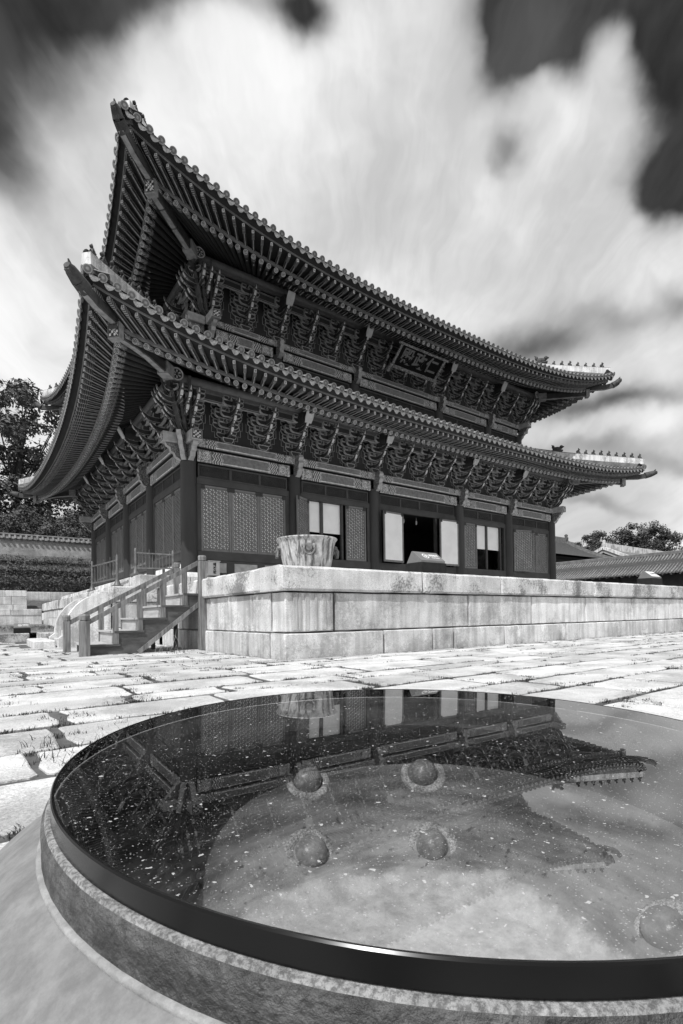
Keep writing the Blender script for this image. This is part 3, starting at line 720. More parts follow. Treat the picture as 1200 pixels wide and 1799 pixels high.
# ================================================================ PALACE HALL
hall = empty('palace_hall', (12, 9.2, 2.4))
tag(hall, 'two storey wooden palace hall with upswept tiled eaves and painted brackets', 'palace hall')
LX, LY = 24.0, 18.4
BX = [0, 4.58, 8.98, 15.02, 19.42, 24.0]; BY = [0, 4.74, 9.2, 13.66, 18.4]
def side(k, e):                           # frame of wall k: local x along wall, -y outward
    if k == 0: return T(e, e, 0)
    if k == 1: return T(LX - e, e, 0, PI / 2)
    if k == 2: return T(LX - e, LY - e, 0, PI)
    return T(e, LY - e, 0, -PI / 2)
def bays(k, e):
    B = (BX, BY, BX, BY)[k]; L = B[-1]; B = list(B); B[0] = e; B[-1] = L - e
    return [x - e for x in B]
if True:
    _col = {}
def column(x, y, z0, z1, r=.30, lab=None):
    b = MB(); b.cyl((0, 0, z0), (0, 0, z1), r * 1.04, r * .96, 24, 0, False); return b.build('column', M_pillar, hall, T(x, y, 0), lab)
cols = [(x, 0) for x in BX] + [(x, LY) for x in BX] + [(0, y) for y in BY[1:-1]] + [(LX, y) for y in BY[1:-1]]
for (x, y) in cols:
    column(x, y, 2.5, 6.9)
    b = MB(); b.lathe([(.55, 2.36), (.52, 2.5), (.40, 2.56), (.34, 2.585), (.2, 2.585)], 20, 0); b.build('column_base', M_wall, hall, T(x, y, 0))
e = 1.4
for (x, y) in cols:
    X = min(max(x, e), LX - e); Y = min(max(y, e), LY - e); column(X, Y, 9.6, 12.62, .27)
# --- dark core so that nothing is seen through the building
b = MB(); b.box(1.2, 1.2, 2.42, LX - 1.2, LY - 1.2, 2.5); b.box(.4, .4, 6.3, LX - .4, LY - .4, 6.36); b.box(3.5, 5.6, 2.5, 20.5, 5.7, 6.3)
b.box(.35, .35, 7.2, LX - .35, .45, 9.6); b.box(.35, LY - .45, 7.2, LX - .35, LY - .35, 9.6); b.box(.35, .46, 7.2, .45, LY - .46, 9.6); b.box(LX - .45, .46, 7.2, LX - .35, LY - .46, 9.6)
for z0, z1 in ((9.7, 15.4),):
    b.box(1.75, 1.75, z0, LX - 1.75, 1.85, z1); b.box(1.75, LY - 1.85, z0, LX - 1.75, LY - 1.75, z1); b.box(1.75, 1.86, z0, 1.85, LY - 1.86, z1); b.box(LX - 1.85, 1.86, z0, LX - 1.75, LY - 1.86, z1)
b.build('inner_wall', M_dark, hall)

def beam_mesh(L, h, d):                   # painted beam along x, centred in y; uv.x = metres from nearer end
    b = MB(); xs = [0, L / 2, L]; us = [0, L / 2, 0]
    for i in (0, 1):
        a, c, ua, uc = xs[i], xs[i + 1], us[i], us[i + 1]
        r = min(.05, h * .2)
        for (y0, z0, v0, y1, z1, v1) in ((-d / 2, 0 + r, .08, -d / 2, h - r, .92), (-d / 2 + r, 0, 0, -d / 2, r, .08), (-d / 2, h - r, .92, -d / 2 + r, h, 1)):
            b.face([(a, y0, z0), (c, y0, z0), (c, y1, z1), (a, y1, z1)], 0, [(ua, v0), (uc, v0), (uc, v1), (ua, v1)])
        b.face([(a, d / 2, 0), (c, d / 2, 0), (c, -d / 2 + r, 0), (a, -d / 2 + r, 0)], 1); b.face([(a, -d / 2 + r, h), (c, -d / 2 + r, h), (c, d / 2, h), (a, d / 2, h)], 1)
        b.face([(a, d / 2, 0), (a, d / 2, h), (c, d / 2, h), (c, d / 2, 0)], 1)
    b.face([(0, -d / 2 + .05, 0), (0, -d / 2, .05), (0, -d / 2, h - .05), (0, -d / 2 + .05, h), (0, d / 2, h), (0, d / 2, 0)], 1); b.face([(L, -d / 2 + .05, 0), (L, d / 2, 0), (L, d / 2, h), (L, -d / 2 + .05, h), (L, -d / 2, h - .05), (L, -d / 2, .05)], 1)
    return b.data('painted_beam', [M_beam, M_body])
def lattice_data(w, h, s, bw_):           # three-way diagonal flower lattice of crossed bars
    b = MB()
    for ang in (90, 30, 150):
        d = Vector((math.cos(rad(ang)), math.sin(rad(ang)))); nrm = Vector((-d.y, d.x)); Rr = math.hypot(w, h)
        k = -int(Rr / s) - 1
        while k * s < Rr:
            o_ = Vector((w / 2, h / 2)) + nrm * (k * s); k += 1
            t0, t1 = -9e9, 9e9; ok = True
            for c, dd, lim in ((o_.x, d.x, w), (o_.y, d.y, h)):
                if abs(dd) < 1e-6:
                    if c < 0 or c > lim: ok = False
                else:
                    a_, b_ = sorted(((0 - c) / dd, (lim - c) / dd)); t0, t1 = max(t0, a_), min(t1, b_)
            if not ok or t1 - t0 < .05: continue
            p, q_ = o_ + d * t0, o_ + d * t1; yo = {90: 0, 30: .004, 150: -.004}[ang]
            n2 = nrm * (bw_ / 2); A = [p - n2, q_ - n2, q_ + n2, p + n2]
            b.mesh_([(v.x, yo, v.y) for v in A] + [(v.x, yo + .03, v.y) for v in A], [(0, 1, 2, 3), (1, 0, 4, 5), (2, 1, 5, 6), (3, 2, 6, 7), (0, 3, 7, 4)])
    return b
_dl = {}
def door(parent, mw, w, h, kind='lattice', s=.138):
    key = (round(w, 2), round(h, 2), kind, s)
    if key not in _dl:
        f = MB(); t_ = .085
        f.box(0, -.035, 0, t_, .035, h, 0, .006); f.box(w - t_, -.035, 0, w, .035, h, 0, .006)
        f.box(t_ + .002, -.032, 0, w - t_ - .002, .032, t_ * 1.1, 0, .006); f.box(t_ + .002, -.032, h - t_, w - t_ - .002, .032, h, 0, .006)
        i_ = MB()                         # black corner irons
        for x0 in (0, w - .16):
            for z0 in (h - .16,): i_.box(x0 + .0, -.039, z0, x0 + .16, -.0352, z0 + .162)
        fd = f.data('door_frame', M_door); idd = i_.data('corner_iron', M_fdark)
        la = None
        if kind == 'lattice':
            lb = lattice_data(w - 2 * t_, h - t_ * 2.1, s, .034); lb.v = [(x + t_, y - .012, z + t_ * 1.1) for x, y, z in lb.v]; la = lb.data('lattice', M_door)
        p = MB(); yp = .022 if kind == 'lattice' else -.02
        p.box(t_ + .002, yp, t_ * 1.1 + .002, w - t_ - .002, yp + .006, h - t_ - .002)
        _dl[key] = (fd, idd, la, p.data('paper_pane', M_paperd if kind == 'lattice' else M_paper))
    fd, idd, la, pd = _dl[key]
    d = inst('door', fd, parent, mw, None if kind == 'lattice' else 'open door leaf turned out to show white paper')
    inst('paper_pane', pd, d, mw); inst('corner_iron', idd, d, mw)
    if la: inst('lattice', la, d, mw)
    return d
def transom(parent, mw, w, h, n, s=.052):
    fb = MB(); t_ = .07
    fb.box(0, -.04, 0, w, .04, t_, 0, .005); fb.box(0, -.04, h - t_, w, .04, h, 0, .005)
    ws_ = (w - t_) / n
    for i in range(n + 1): fb.box(i * ws_, -.037, t_ + .002, i * ws_ + t_ * (1 if i in (0, n) else 1.5), .037, h - t_ - .002, 0, .005)
    fr_ = fb.build('transom', M_frame, parent, mw)
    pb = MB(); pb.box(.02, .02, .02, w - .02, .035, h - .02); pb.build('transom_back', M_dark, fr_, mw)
    lb = MB()
    for i in range(n):
        x0 = i * ws_ + t_ * 1.4; W_, H_ = ws_ - t_ * .6, h - 2 * t_
        for sg in (1, -1):
            k = -H_
            while k < W_:
                xa, xb = k, k + H_; za, zb = (0, H_) if sg > 0 else (H_, 0)
                ca, cb = max(xa, 0), min(xb, W_)
                if cb - ca > .02:
                    f1, f2_ = (ca - xa) / H_, (cb - xa) / H_
                    p0 = (x0 + ca, 0, t_ + za + (zb - za) * f1); p1 = (x0 + cb, 0, t_ + za + (zb - za) * f2_)
                    lb.bar(p0, p1, .012, .012, 0, (0, 1, 0))
                k += s
    lb.build('transom_lattice', M_frame, fr_, mw)
_bm = {}
def beam(parent, mw, L, h, d):
    key = (round(L, 2), h, d)
    if key not in _bm: _bm[key] = beam_mesh(L, h, d)
    return inst('painted_beam', _bm[key], parent, mw)
def wbox(name, mt, mw, *bx, lab=None, bev=.0):
    b = MB()
    for q_ in bx: b.box(*q_, 0, bev)
    return b.build(name, mt, hall, mw, lab)

# --- lower and upper walls
for k in (0, 3, 1, 2):
    F = side(k, 0); B = bays(k, 0)
    for i in range(len(B) - 1):
        x0, x1 = B[i] + .29, B[i + 1] - .29; w = x1 - x0
        mw = F @ T(x0, 0, 0)
        beam(hall, mw @ T(0, -.0, 6.80), w, .48, .40); beam(hall, F @ T(B[i] + .02, -.03, 7.33), B[i + 1] - B[i] - .04, .34, .56)
        if k == 2: wbox('wall_panel', M_fdark, mw, (0, -.05, 2.5, w, .05, 6.79)); continue
        n = 4 if (k == 0 and i == 2) else 3
        wbox('door_lintel', M_frame, mw, (0, -.09, 5.98, w, .09, 6.22), bev=.01)
        transom(hall, mw @ T(.06, -.02, 6.225), w - .12, .54, n)
        wbox('door_jamb', M_frame, mw, (0, -.08, 3.44, .16, .08, 5.978), bev=.01); wbox('door_jamb', M_frame, mw, (w - .16, -.08, 3.44, w, .08, 5.978), bev=.01)
        wbox('door_sill', M_frame, mw, (0, -.1, 3.10, w, .1, 3.438), bev=.01)
        # wainscot with small framed panels
        wbox('wainscot', M_fdark, mw, (0, -.02, 2.5, w, .06, 3.098))
        wb = MB(); pn = 3; pw = w / pn
        wb.box(0, -.07, 2.5, w, -.021, 2.62); wb.box(0, -.07, 3.02, w, -.021, 3.098)
        for j in range(pn + 1): wb.box(max(0, j * pw - .16), -.068, 2.622, min(w, j * pw + .16), -.021, 3.018)
        wb.build('wainscot_frame', M_frame, hall, mw)
        for j in range(pn):
            pb = MB(); pb.box(j * pw + .162, -.045, 2.63, (j + 1) * pw - .162, -.0205, 3.01); pb.build('wainscot_panel', M_head if k == 0 else M_paperd, hall, mw)
        z0, hh = 3.44, 2.53; iw = w - .32
        opn = {(0, 1): 'blind', (0, 2): 'open', (0, 3): 'blind'}.get((k, i))
        if opn is None:
            dw = iw / 3
            for j in range(3):
                if k == 0 and i == 4 and j == 0:
                    door(hall, mw @ T(.16, -.10, z0) @ Matrix.Rotation(rad(-14), 4, 'Z'), dw * 1.25, hh); continue
                door(hall, mw @ T(.16 + j * dw + .004, -.02, z0), dw - .008, hh)
        elif opn == 'blind':
            lw = .98
            if i == 1: door(hall, mw @ T(-.46, -.53, z0) @ Matrix.Rotation(rad(28), 4, 'Z'), lw, hh)
            else: door(hall, mw @ T(.12, -.05, z0), lw + .1, hh)
            if i == 1: door(hall, mw @ T(2.42, -.05, z0), 1.16, hh)
            xa, xb = (.40, 2.19) if i == 1 else (lw + .26, w - .46)
            xm = 1.145 if i == 1 else 2.19
            for p0, p1 in ((xa, xm - .075), (xm + .075, xb)):
                pb = MB(); pb.box(p0, .10, 4.62, p1, .11, 5.97); pb.build('white_blind', M_paper, hall, mw, 'white paper blind hanging behind the open door')
            wbox('door_post', M_frame, mw, (xm - .074, .02, 3.44, xm + .074, .14, 5.97)); wbox('door_post', M_frame, mw, (xb + .001, -.02, 3.44, xb + .10, .12, 5.97))
        else:
            door(hall, mw @ T(-.02, -.42, z0 + .02) @ Matrix.Rotation(rad(4), 4, 'Z'), 1.36, hh - .1, 'paper')
            door(hall, mw @ T(w - 1.60, -.40, z0 + .02) @ Matrix.Rotation(rad(-3), 4, 'Z'), 1.36, hh - .1, 'paper')
            wbox('door_post', M_frame, mw, (1.50, -.05, 3.44, 1.58, .05, 5.97)); wbox('door_post', M_frame, mw, (w - 1.56, -.05, 3.44, w - 1.42, .08, 5.97))
            for xx in (2.05, 2.95):          # tassels of the canopy inside the doorway
                tb_ = MB(); tb_.cyl((xx, .4, 5.98), (xx, .4, 5.84), .012, .012, 6); tb_.lathe([(.01, 5.85), (.045, 5.80), (.05, 5.70), (.035, 5.62), (0, 5.60)], 8, 0, (xx, .4, 0)); tb_.build('tassel', M_head, hall, mw)
    # carved brackets under the beam ends at each column, beam heads crossing at the corners
    for i, x in enumerate(B):
        if k in (1, 2) and not (k == 1 and i in (0,)): pass
        if 0 < i < len(B) - 1:
            P = [(-.18, 7.68), (-.62, 7.66), (-.68, 7.55), (-.60, 7.44), (-.66, 7.32), (-.58, 7.18), (-.60, 7.06), (-.50, 6.98), (-.46, 6.86), (-.34, 6.80), (-.18, 6.82)]
            b = MB(); b.prism(P, lambda u, v, t: (t, u, v), -.11, .11, 0, .03, 0, 1); b.build('carved_bracket', [M_scroll, M_line], hall, F @ T(x, 0, 0))
for cx, cy, dirs in ((0, 0, ((0, -1), (-1, 0))), (24, 0, ((0, -1), (1, 0))), (0, 18.4, ((-1, 0), (0, 1)))):
    for dx, dy in dirs:
        mw = Matrix(((-dy, -dx, 0, cx), (dx, -dy, 0, cy), (0, 0, 1, 0), (0, 0, 0, 1)))
        b = MB(); b.box(-.20, -.98, 7.34, .20, -.2, 7.70, 0, .01)
        k0 = len(b.f); b.face([(-.18, -.983, 7.36), (.18, -.983, 7.36), (.18, -.983, 7.68), (-.18, -.983, 7.68)], 1, [(0, 0), (1, 0), (1, 1), (0, 1)]); b.build('beam_head', [M_head, M_flower], hall, mw)
        P = [(-.22, 7.32), (-.86, 7.32), (-.80, 7.22), (-.68, 7.16), (-.66, 7.04), (-.54, 6.98), (-.50, 6.86), (-.36, 6.80), (-.30, 6.74), (-.22, 6.78)]
        b = MB(); b.prism(P, lambda u, v, t: (t, u, v), -.10, .10, 0, .03, 0, 1); b.build('carved_bracket', [M_scroll, M_line], hall, mw)
    d_ = Vector((dirs[0][0] + dirs[1][0], dirs[0][1] + dirs[1][1], 0)).normalized()
    P = [(-.2, 7.75), (-.75, 7.72), (-.70, 7.55), (-.60, 7.40), (-.58, 7.22), (-.48, 7.06), (-.46, 6.90), (-.36, 6.74), (-.24, 6.76)]
    b = MB(); b.prism(P, lambda u, v, t: (t, u, v), -.09, .09, 0, .03, 0, 1)
    b.build('carved_bracket', [M_scroll, M_line], hall, Matrix(((-d_.y, -d_.x, 0, cx), (d_.x, -d_.y, 0, cy), (0, 0, 1, 0), (0, 0, 0, 1))))
# upper storey
for k in (0, 3, 1, 2):
    F = side(k, e); B = bays(k, e)
    for i in range(len(B) - 1):
        x0, x1 = B[i] + .26, B[i + 1] - .26; w = x1 - x0; mw = F @ T(x0, 0, 0)
        beam(hall, mw @ T(0, 0, 12.48), w, .44, .38); beam(hall, F @ T(B[i] + .02, -.03, 12.95), B[i + 1] - B[i] - .04, .28, .52)
        wbox('wall_panel', M_fdark, mw, (0, -.03, 9.6, w, .05, 11.85))
        if k in (0, 3): transom(hall, mw @ T(.05, -.02, 11.87), w - .1, .58, 2 if w < 3 else 3)
    for i, x in enumerate(B):
        if 0 < i < len(B) - 1:
            P = [(-.16, 13.22), (-.56, 13.2), (-.62, 13.1), (-.55, 13.0), (-.60, 12.88), (-.52, 12.74), (-.54, 12.62), (-.42, 12.52), (-.30, 12.46), (-.16, 12.48)]
            b = MB(); b.prism(P, lambda u, v, t: (t, u, v), -.10, .10, 0, .03, 0, 1); b.build('carved_bracket', [M_scroll, M_line], hall, F @ T(x, 0, 0))
for cx, cy, dirs in ((e, e, ((0, -1), (-1, 0))), (24 - e, e, ((0, -1), (1, 0)))):
    for dx, dy in dirs:
        mw = Matrix(((-dy, -dx, 0, cx), (dx, -dy, 0, cy), (0, 0, 1, 0), (0, 0, 0, 1)))
        b = MB(); b.box(-.19, -.92, 12.93, .19, -.2, 13.26, 0, .01); b.face([(-.17, -.923, 12.95), (.17, -.923, 12.95), (.17, -.923, 13.24), (-.17, -.923, 13.24)], 1, [(0, 0), (1, 0), (1, 1), (0, 1)]); b.build('beam_head', [M_head, M_flower], hall, mw)
        P = [(-.2, 12.9), (-.80, 12.9), (-.74, 12.8), (-.6, 12.72), (-.56, 12.58), (-.44, 12.5), (-.36, 12.38), (-.2, 12.36)]
        b = MB(); b.prism(P, lambda u, v, t: (t, u, v), -.09, .09, 0, .03, 0, 1); b.build('carved_bracket', [M_scroll, M_line], hall, mw)

# --- bracket sets
M_shield = mat('beam_end_paint', .55, .6, .12, 4, 0)
AX = lambda u, v, t: (u, t, v)            # profile in x-z, thickness along y
AY = lambda u, v, t: (t, u, v)            # profile in y-z, thickness along x
def arm_poly(L, z, h=.19): return [(-L / 2, z + h), (-L / 2, z + h * .55), (-L / 2 + .04, z + h * .25), (-L / 2 + .13, z), (L / 2 - .13, z), (L / 2 - .04, z + h * .25), (L / 2, z + h * .55), (L / 2, z + h)]
def block_poly(x, z, w=.20, h=.135): return [(x - w * .36, z), (x + w * .36, z), (x + w / 2, z + h * .45), (x + w / 2, z + h), (x - w / 2, z + h), (x - w / 2, z + h * .45)]
STP, TH = .235, .345
def bracket_main(tiers=4):
    b = MB()
    b.prism([(-.15, 0), (.15, 0), (.23, .11), (.23, .21), (-.23, .21), (-.23, .11)], AX, -.22, .22, 0, .03, 1)
    for k in range(tiers):
        z = .215 + TH * k
        for j in range(0, min(k, 3) + 1):
            y = -STP * j; L = .82 if j == k else (1.12 if j == k - 1 else 1.26)
            if k - j > 1 and j > 0: continue
            b.prism(arm_poly(L, z), AX, y - .055, y + .055, 0, .022, 1)
            for x in (-L / 2 + .10, L / 2 - .10): b.prism(block_poly(x, z + .192), AX, y - .09, y + .09, 0, .018, 2)
            b.prism(block_poly(0, z + .192), AX, y - .09, y + .09, 0, .018, 2)
        b.box(-.055, -STP * (k + .6), z + .01, .055, .2, z + .2, 1)
    return b.data('bracket_set', [M_line, M_body, M_body2])
def tongue_mesh(reach, out=.60):          # upward curling pointed arm end, outlined sides and a pale leaf under the tip
    b = MB(); y0 = -reach
    up = [(y0 + .1, .19), (y0 - .16, .165), (y0 - out * .55, .19), (y0 - out * .82, .30), (y0 - out, .50)]
    lo = [(y0 - out * .92, .30), (y0 - out * .74, .11), (y0 - out * .5, .0), (y0 - .16, -.025), (y0 + .1, .0)]
    b.prism(up + lo, AY, -.055, .055, 0, .016, 1, 1)
    f = lambda p, q_, t: (p[0] + (q_[0] - p[0]) * t, p[1] + (q_[1] - p[1]) * t)
    tip, a, m_, r_ = up[4], lo[0], lo[1], f(lo[1], lo[2], .75); nd = Vector((-.6, -.8)) * .006
    C_ = [(0, tip), (.026, f(tip, a, .7)), (.05, f(a, m_, .35)), (.05, f(a, m_, .9)), (.0, r_)]
    R_ = [(w, p[0] + nd.x, p[1] + nd.y) for w, p in C_]; L_ = [(-w, y, z) for w, y, z in R_]
    for i in range(4): b.face([R_[i], R_[i + 1], L_[i + 1], L_[i]], 2)
    return b.data('tongue', [M_line, M_body2, M_tline])
hb_ = MB(); hb_.prism([(.1, .18), (-.35, .10), (-.75, .13), (-1.05, .27), (-1.30, .62), (-1.17, .22), (-.95, .0), (-.62, -.12), (-.3, -.12), (.1, -.02)], AY, -.05, .05, 0, .02, 1, 1); horn_d = hb_.data('horn', [M_line, M_body2])
bm_main = bracket_main(); bm_t = [tongue_mesh(STP * (k + .55), .60 + .06 * k) for k in range(3)]
cloud = MB(); cloud.prism([(-.2, 0), (-.74, .0), (-.82, .10), (-.80, .26), (-.70, .38), (-.78, .52), (-.70, .66), (-.2, .66)], AY, -.05, .05, 1, .025, 0)
cloud_d = cloud.data('cloud_arm', [M_body2, M_line])
def bracket_set(F, x, z, head=False):
    mw = F @ T(x, 0, z)
    o = inst('bracket_set', bm_main, hall, mw)
    for k in range(3): inst('tongue', bm_t[k], o, mw @ T(0, 0, .225 + TH * k))
    inst('cloud_arm', cloud_d, o, mw @ T(0, -.02, 1.02))
    if head:
        b = MB(); P = [(-.17, 1.12), (.17, 1.12), (.21, 1.30), (.20, 1.58), (-.20, 1.58), (-.21, 1.30)]
        b.prism(P, AX, -1.18, -.3, 0, .0, 0); P2 = [(u * .86, 1.13 + (v - 1.12) * .97) for u, v in P]
        b.prism(P2, lambda u, v, t: (u, t - (v - 1.12) * .55, v), -1.24, -1.19, 2); b.build('beam_end', [M_body, M_head, M_shield], o, mw)
def purlin_panels(F, xs, z):
    for a, c in zip(xs[:-1], xs[1:]):
        b = MB(); w0, w1 = a + .16, c - .16; zz = z + 1.26
        b.prism([(w0, zz), (w1, zz), (w1, zz + .36), (w0, zz + .36)], AX, -.64, -.56, 0, .022, 1)
        b.prism([(w0 + .22, zz + .05), (w1 - .22, zz + .05), (w1 - .22, zz + .31), (w0 + .22, zz + .31)], AX, -.648, -.641, 0, .02, 2); b.build('purlin_panel', [M_line, M_body, M_frame], hall, F)
def storey_brackets(e, z, sides=(0, 3, 1)):
    for k in sides:
        F = side(k, e); B = bays(k, e); xs = []
        for i in range(len(B) - 1):
            n = 3 if B[i + 1] - B[i] > 4 else 2
            if k in (0, 2) and i == 2: n = 4
            xs += [B[i] + (B[i + 1] - B[i]) * j / n for j in range(n)]
        xs.append(B[-1])
        for x in xs[1:-1]: bracket_set(F, x, z, any(abs(x - q_) < .01 for q_ in B))
        purlin_panels(F, xs, z)
        b = MB(); b.box(-.02, -.02, z, B[-1] + .02, .06, z + 1.6); b.build('bracket_wall', M_fdark, hall, F)
        # painted stepped outlines on the wall between sets
        b = MB()
        for a, c in zip(xs[:-1], xs[1:]):
            for sx, x0 in ((1, a), (-1, c)):
                pts = [(x0 + sx * .34, .06), (x0 + sx * .34, .20), (x0 + sx * .48, .20), (x0 + sx * .48, .40), (x0 + sx * .60, .40), (x0 + sx * .60, .66), (x0 + sx * .68, .66), (x0 + sx * .68, 1.0)]
                for p, q_ in zip(pts[:-1], pts[1:]): b.bar((p[0], -.026, z + p[1]), (q_[0], -.026, z + q_[1]), .012, .012, 0, (0, 1, 0))
        o = b.build('wall_outline', M_line, hall, F); o['kind'] = 'stuff'
    # corner sets: brackets both ways plus a sheaf of diagonal arms
    for cx, cy, ang, sx in ((e, e, -PI / 4, 1), (LX - e, e, PI / 4, -1)) + (((e, LY - e, -3 * PI / 4, 1),) if 3 in sides else ()):
        base = T(cx, cy, z)
        for a in (ang - PI / 4, ang + PI / 4):
            mw = base @ Matrix.Rotation(a, 4, 'Z')
            o = inst('corner_bracket', bm_main, hall, mw)
            for j, dx in enumerate((0.0, .30, .60)):
                sg = 1 if (a > ang) == (True) else -1
                for k in range(3):
                    if k < j: continue
                    inst('tongue', bm_t[k], o, mw @ T(sg * -dx * 1.0, 0, .225 + TH * k))
                    if k == 2 and j: inst('cloud_arm', cloud_d, o, mw @ T(sg * -dx, -.02, 1.02))
            inst('cloud_arm', cloud_d, o, mw @ T(0, -.02, 1.02))
        mw = base @ Matrix.Rotation(ang, 4, 'Z')
        b = MB()
        for k in range(4): b.box(-.07, -.36 * (k + 1), .22 + TH * k, .07, .1, .42 + TH * k, 1)
        for k in range(4): b.prism(arm_poly(.5, .22 + TH * k), AX, -.33 * (k + .6) - .05, -.33 * (k + .6) + .05, 0, .02, 1)
        o = b.build('corner_bracket', [M_line, M_body], hall, mw)
        for k in range(5):
            for q_, (dd, sc_) in enumerate(((-.50, .74), (-.16, .86), (.16, .86), (.50, .74), (0, 1.0))):
                inst('horn', horn_d, o, mw @ T(0, .25 - .04 * k, .14 + .285 * k) @ Matrix.Rotation(dd, 4, 'Z') @ Matrix.Diagonal((1, sc_ * (.84 + .09 * k), .9, 1)))
storey_brackets(0, 7.69); storey_brackets(e, 13.24)
# ================================================================ ROOFS
ROOF = {
 'lower': dict(e=0.0, pw=5.0, R=(2.25, 3.05, 8.80, 9.21), F=(3.15, 3.90, 8.95, 9.75), T=(3.50, 4.15, 9.22, 10.07), zp=9.49, rp=.175, p=.72, ytop=1.4, ztop=11.35, sag=.35),
 'upper': dict(e=1.4, pw=4.0, R=(2.45, 3.05, 14.32, 15.25), F=(3.25, 4.0, 14.47, 15.78), T=(3.60, 4.30, 14.75, 16.17), zp=15.18, rp=.16, p=.72, ytop=7.8, ztop=20.2, sag=.8)}
def half_cyl(b, P, r, m=0, n=5):          # tube-like ridge of tiles along points P
    ring = []
    for i, p in enumerate(P):
        d = (Vector(P[min(i + 1, len(P) - 1)]) - Vector(P[max(i - 1, 0)])).normalized(); x = d.cross(Vector((0, 0, 1))).normalized(); z = x.cross(d)
        ring.append([Vector(p) + x * (r * math.cos(PI * k / n)) + z * (r * math.sin(PI * k / n)) for k in range(n + 1)])
    vs = [v for r_ in ring for v in r_]; k = n + 1
    b.mesh_(vs, [(i * k + j, i * k + j + 1, (i + 1) * k + j + 1, (i + 1) * k + j) for i in range(len(P) - 1) for j in range(n)], m, None, True)
def rafter_data(L):
    b = MB(); b.cyl((0, 0, 0), (0, L, 0), .089, .096, 12, 0, True, 1); return b.data('rafter', [M_raft, M_disc])
raf_s, raf_l = rafter_data(2.9), rafter_data(4.6)
b = MB(); w_, h_ = .060, .072
V_ = [(-w_ * .8, 0, -h_ * .8), (w_ * .8, 0, -h_ * .8), (w_ * .8, 0, h_), (-w_ * .8, 0, h_), (-w_, 1.7, -h_), (w_, 1.7, -h_), (w_, 1.7, h_), (-w_, 1.7, h_)]
b.mesh_(V_, [(0, 1, 2, 3)], 1, [[(0, 0), (1, 0), (1, 1), (0, 1)]]); b.mesh_(V_, [(4, 7, 6, 5), (0, 4, 5, 1), (1, 5, 6, 2), (2, 6, 7, 3), (3, 7, 4, 0)], 0, [[(0, 0)] * 4] + [[(0, 0), (0, 1.7), (1, 1.7), (1, 0)]] * 4)
fly_d = b.data('flying_rafter', [M_fly, M_flyend])
b = MB(); n = 8; r_ = .10
for y0, y1, ra, rb_ in ((0, .34, r_, r_), (.34, .36, r_ * 1.0, r_ * .86), (.36, .7, r_ * .9, r_ * .9)):
    vs = [(ra * math.cos(PI * k / n), y0, .03 + ra * math.sin(PI * k / n)) for k in range(n + 1)] + [(rb_ * math.cos(PI * k / n), y1, .03 + rb_ * math.sin(PI * k / n)) for k in range(n + 1)]
    b.mesh_(vs, [(k, k + n + 1, k + n + 2, k + 1) for k in range(n)], 0, None, True)
dv = [(.118 * math.cos(2 * PI * k / 14), 0, .05 + .118 * math.sin(2 * PI * k / 14)) for k in range(14)]
b.mesh_([(x, -.012, z) for x, y, z in dv] + [(x, .02, z) for x, y, z in dv], [tuple(range(14))[::-1], tuple(range(14, 28))] + [(k, (k + 1) % 14, (k + 1) % 14 + 14, k + 14) for k in range(14)], [1, 0] + [0] * 14, [[(math.cos(2 * PI * k / 14), math.sin(2 * PI * k / 14)) for k in range(14)][::-1], [(0, 0)] * 14] + [[(0, 0)] * 4] * 14)
cap_d = b.data('tile_cap', [M_tile, M_tcap])
b = MB()
ol = [(-.165, .055), (-.145, -.03), (-.105, -.11), (-.055, -.165), (0, -.19), (.055, -.165), (.105, -.11), (.145, -.03), (.165, .055), (.09, .005), (0, -.02), (-.09, .005)]
def dp(x, z, t): return (x, .02 - (.055 - z) * .34 + t, z)
b.mesh_([dp(x, z, 0) for x, z in ol] + [dp(x, z, .022) for x, z in ol], [tuple(range(12)), tuple(range(12, 24))[::-1]] + [(k, k + 12, (k + 1) % 12 + 12, (k + 1) % 12) for k in range(12)], [1, 1] + [0] * 12, [[(x * 7, z * 7) for x, z in ol], [(x * 7, z * 7) for x, z in ol][::-1]] + [[(0, 0)] * 4] * 12)
sec = [(-.165, .055), (-.09, .005), (0, -.015), (.09, .005), (.165, .055)]
for y0, y1, dz in ((-.01, .35, 0), (.34, .7, .02)):
    b.mesh_([(x, y0, z + dz) for x, z in sec] + [(x, y1, z + dz - .01) for x, z in sec], [(k, k + 1, k + 6, k + 5) for k in range(4)], 0, None, True)
drip_d = b.data('drip_tile', [M_tile, M_tend])
FIG = {}
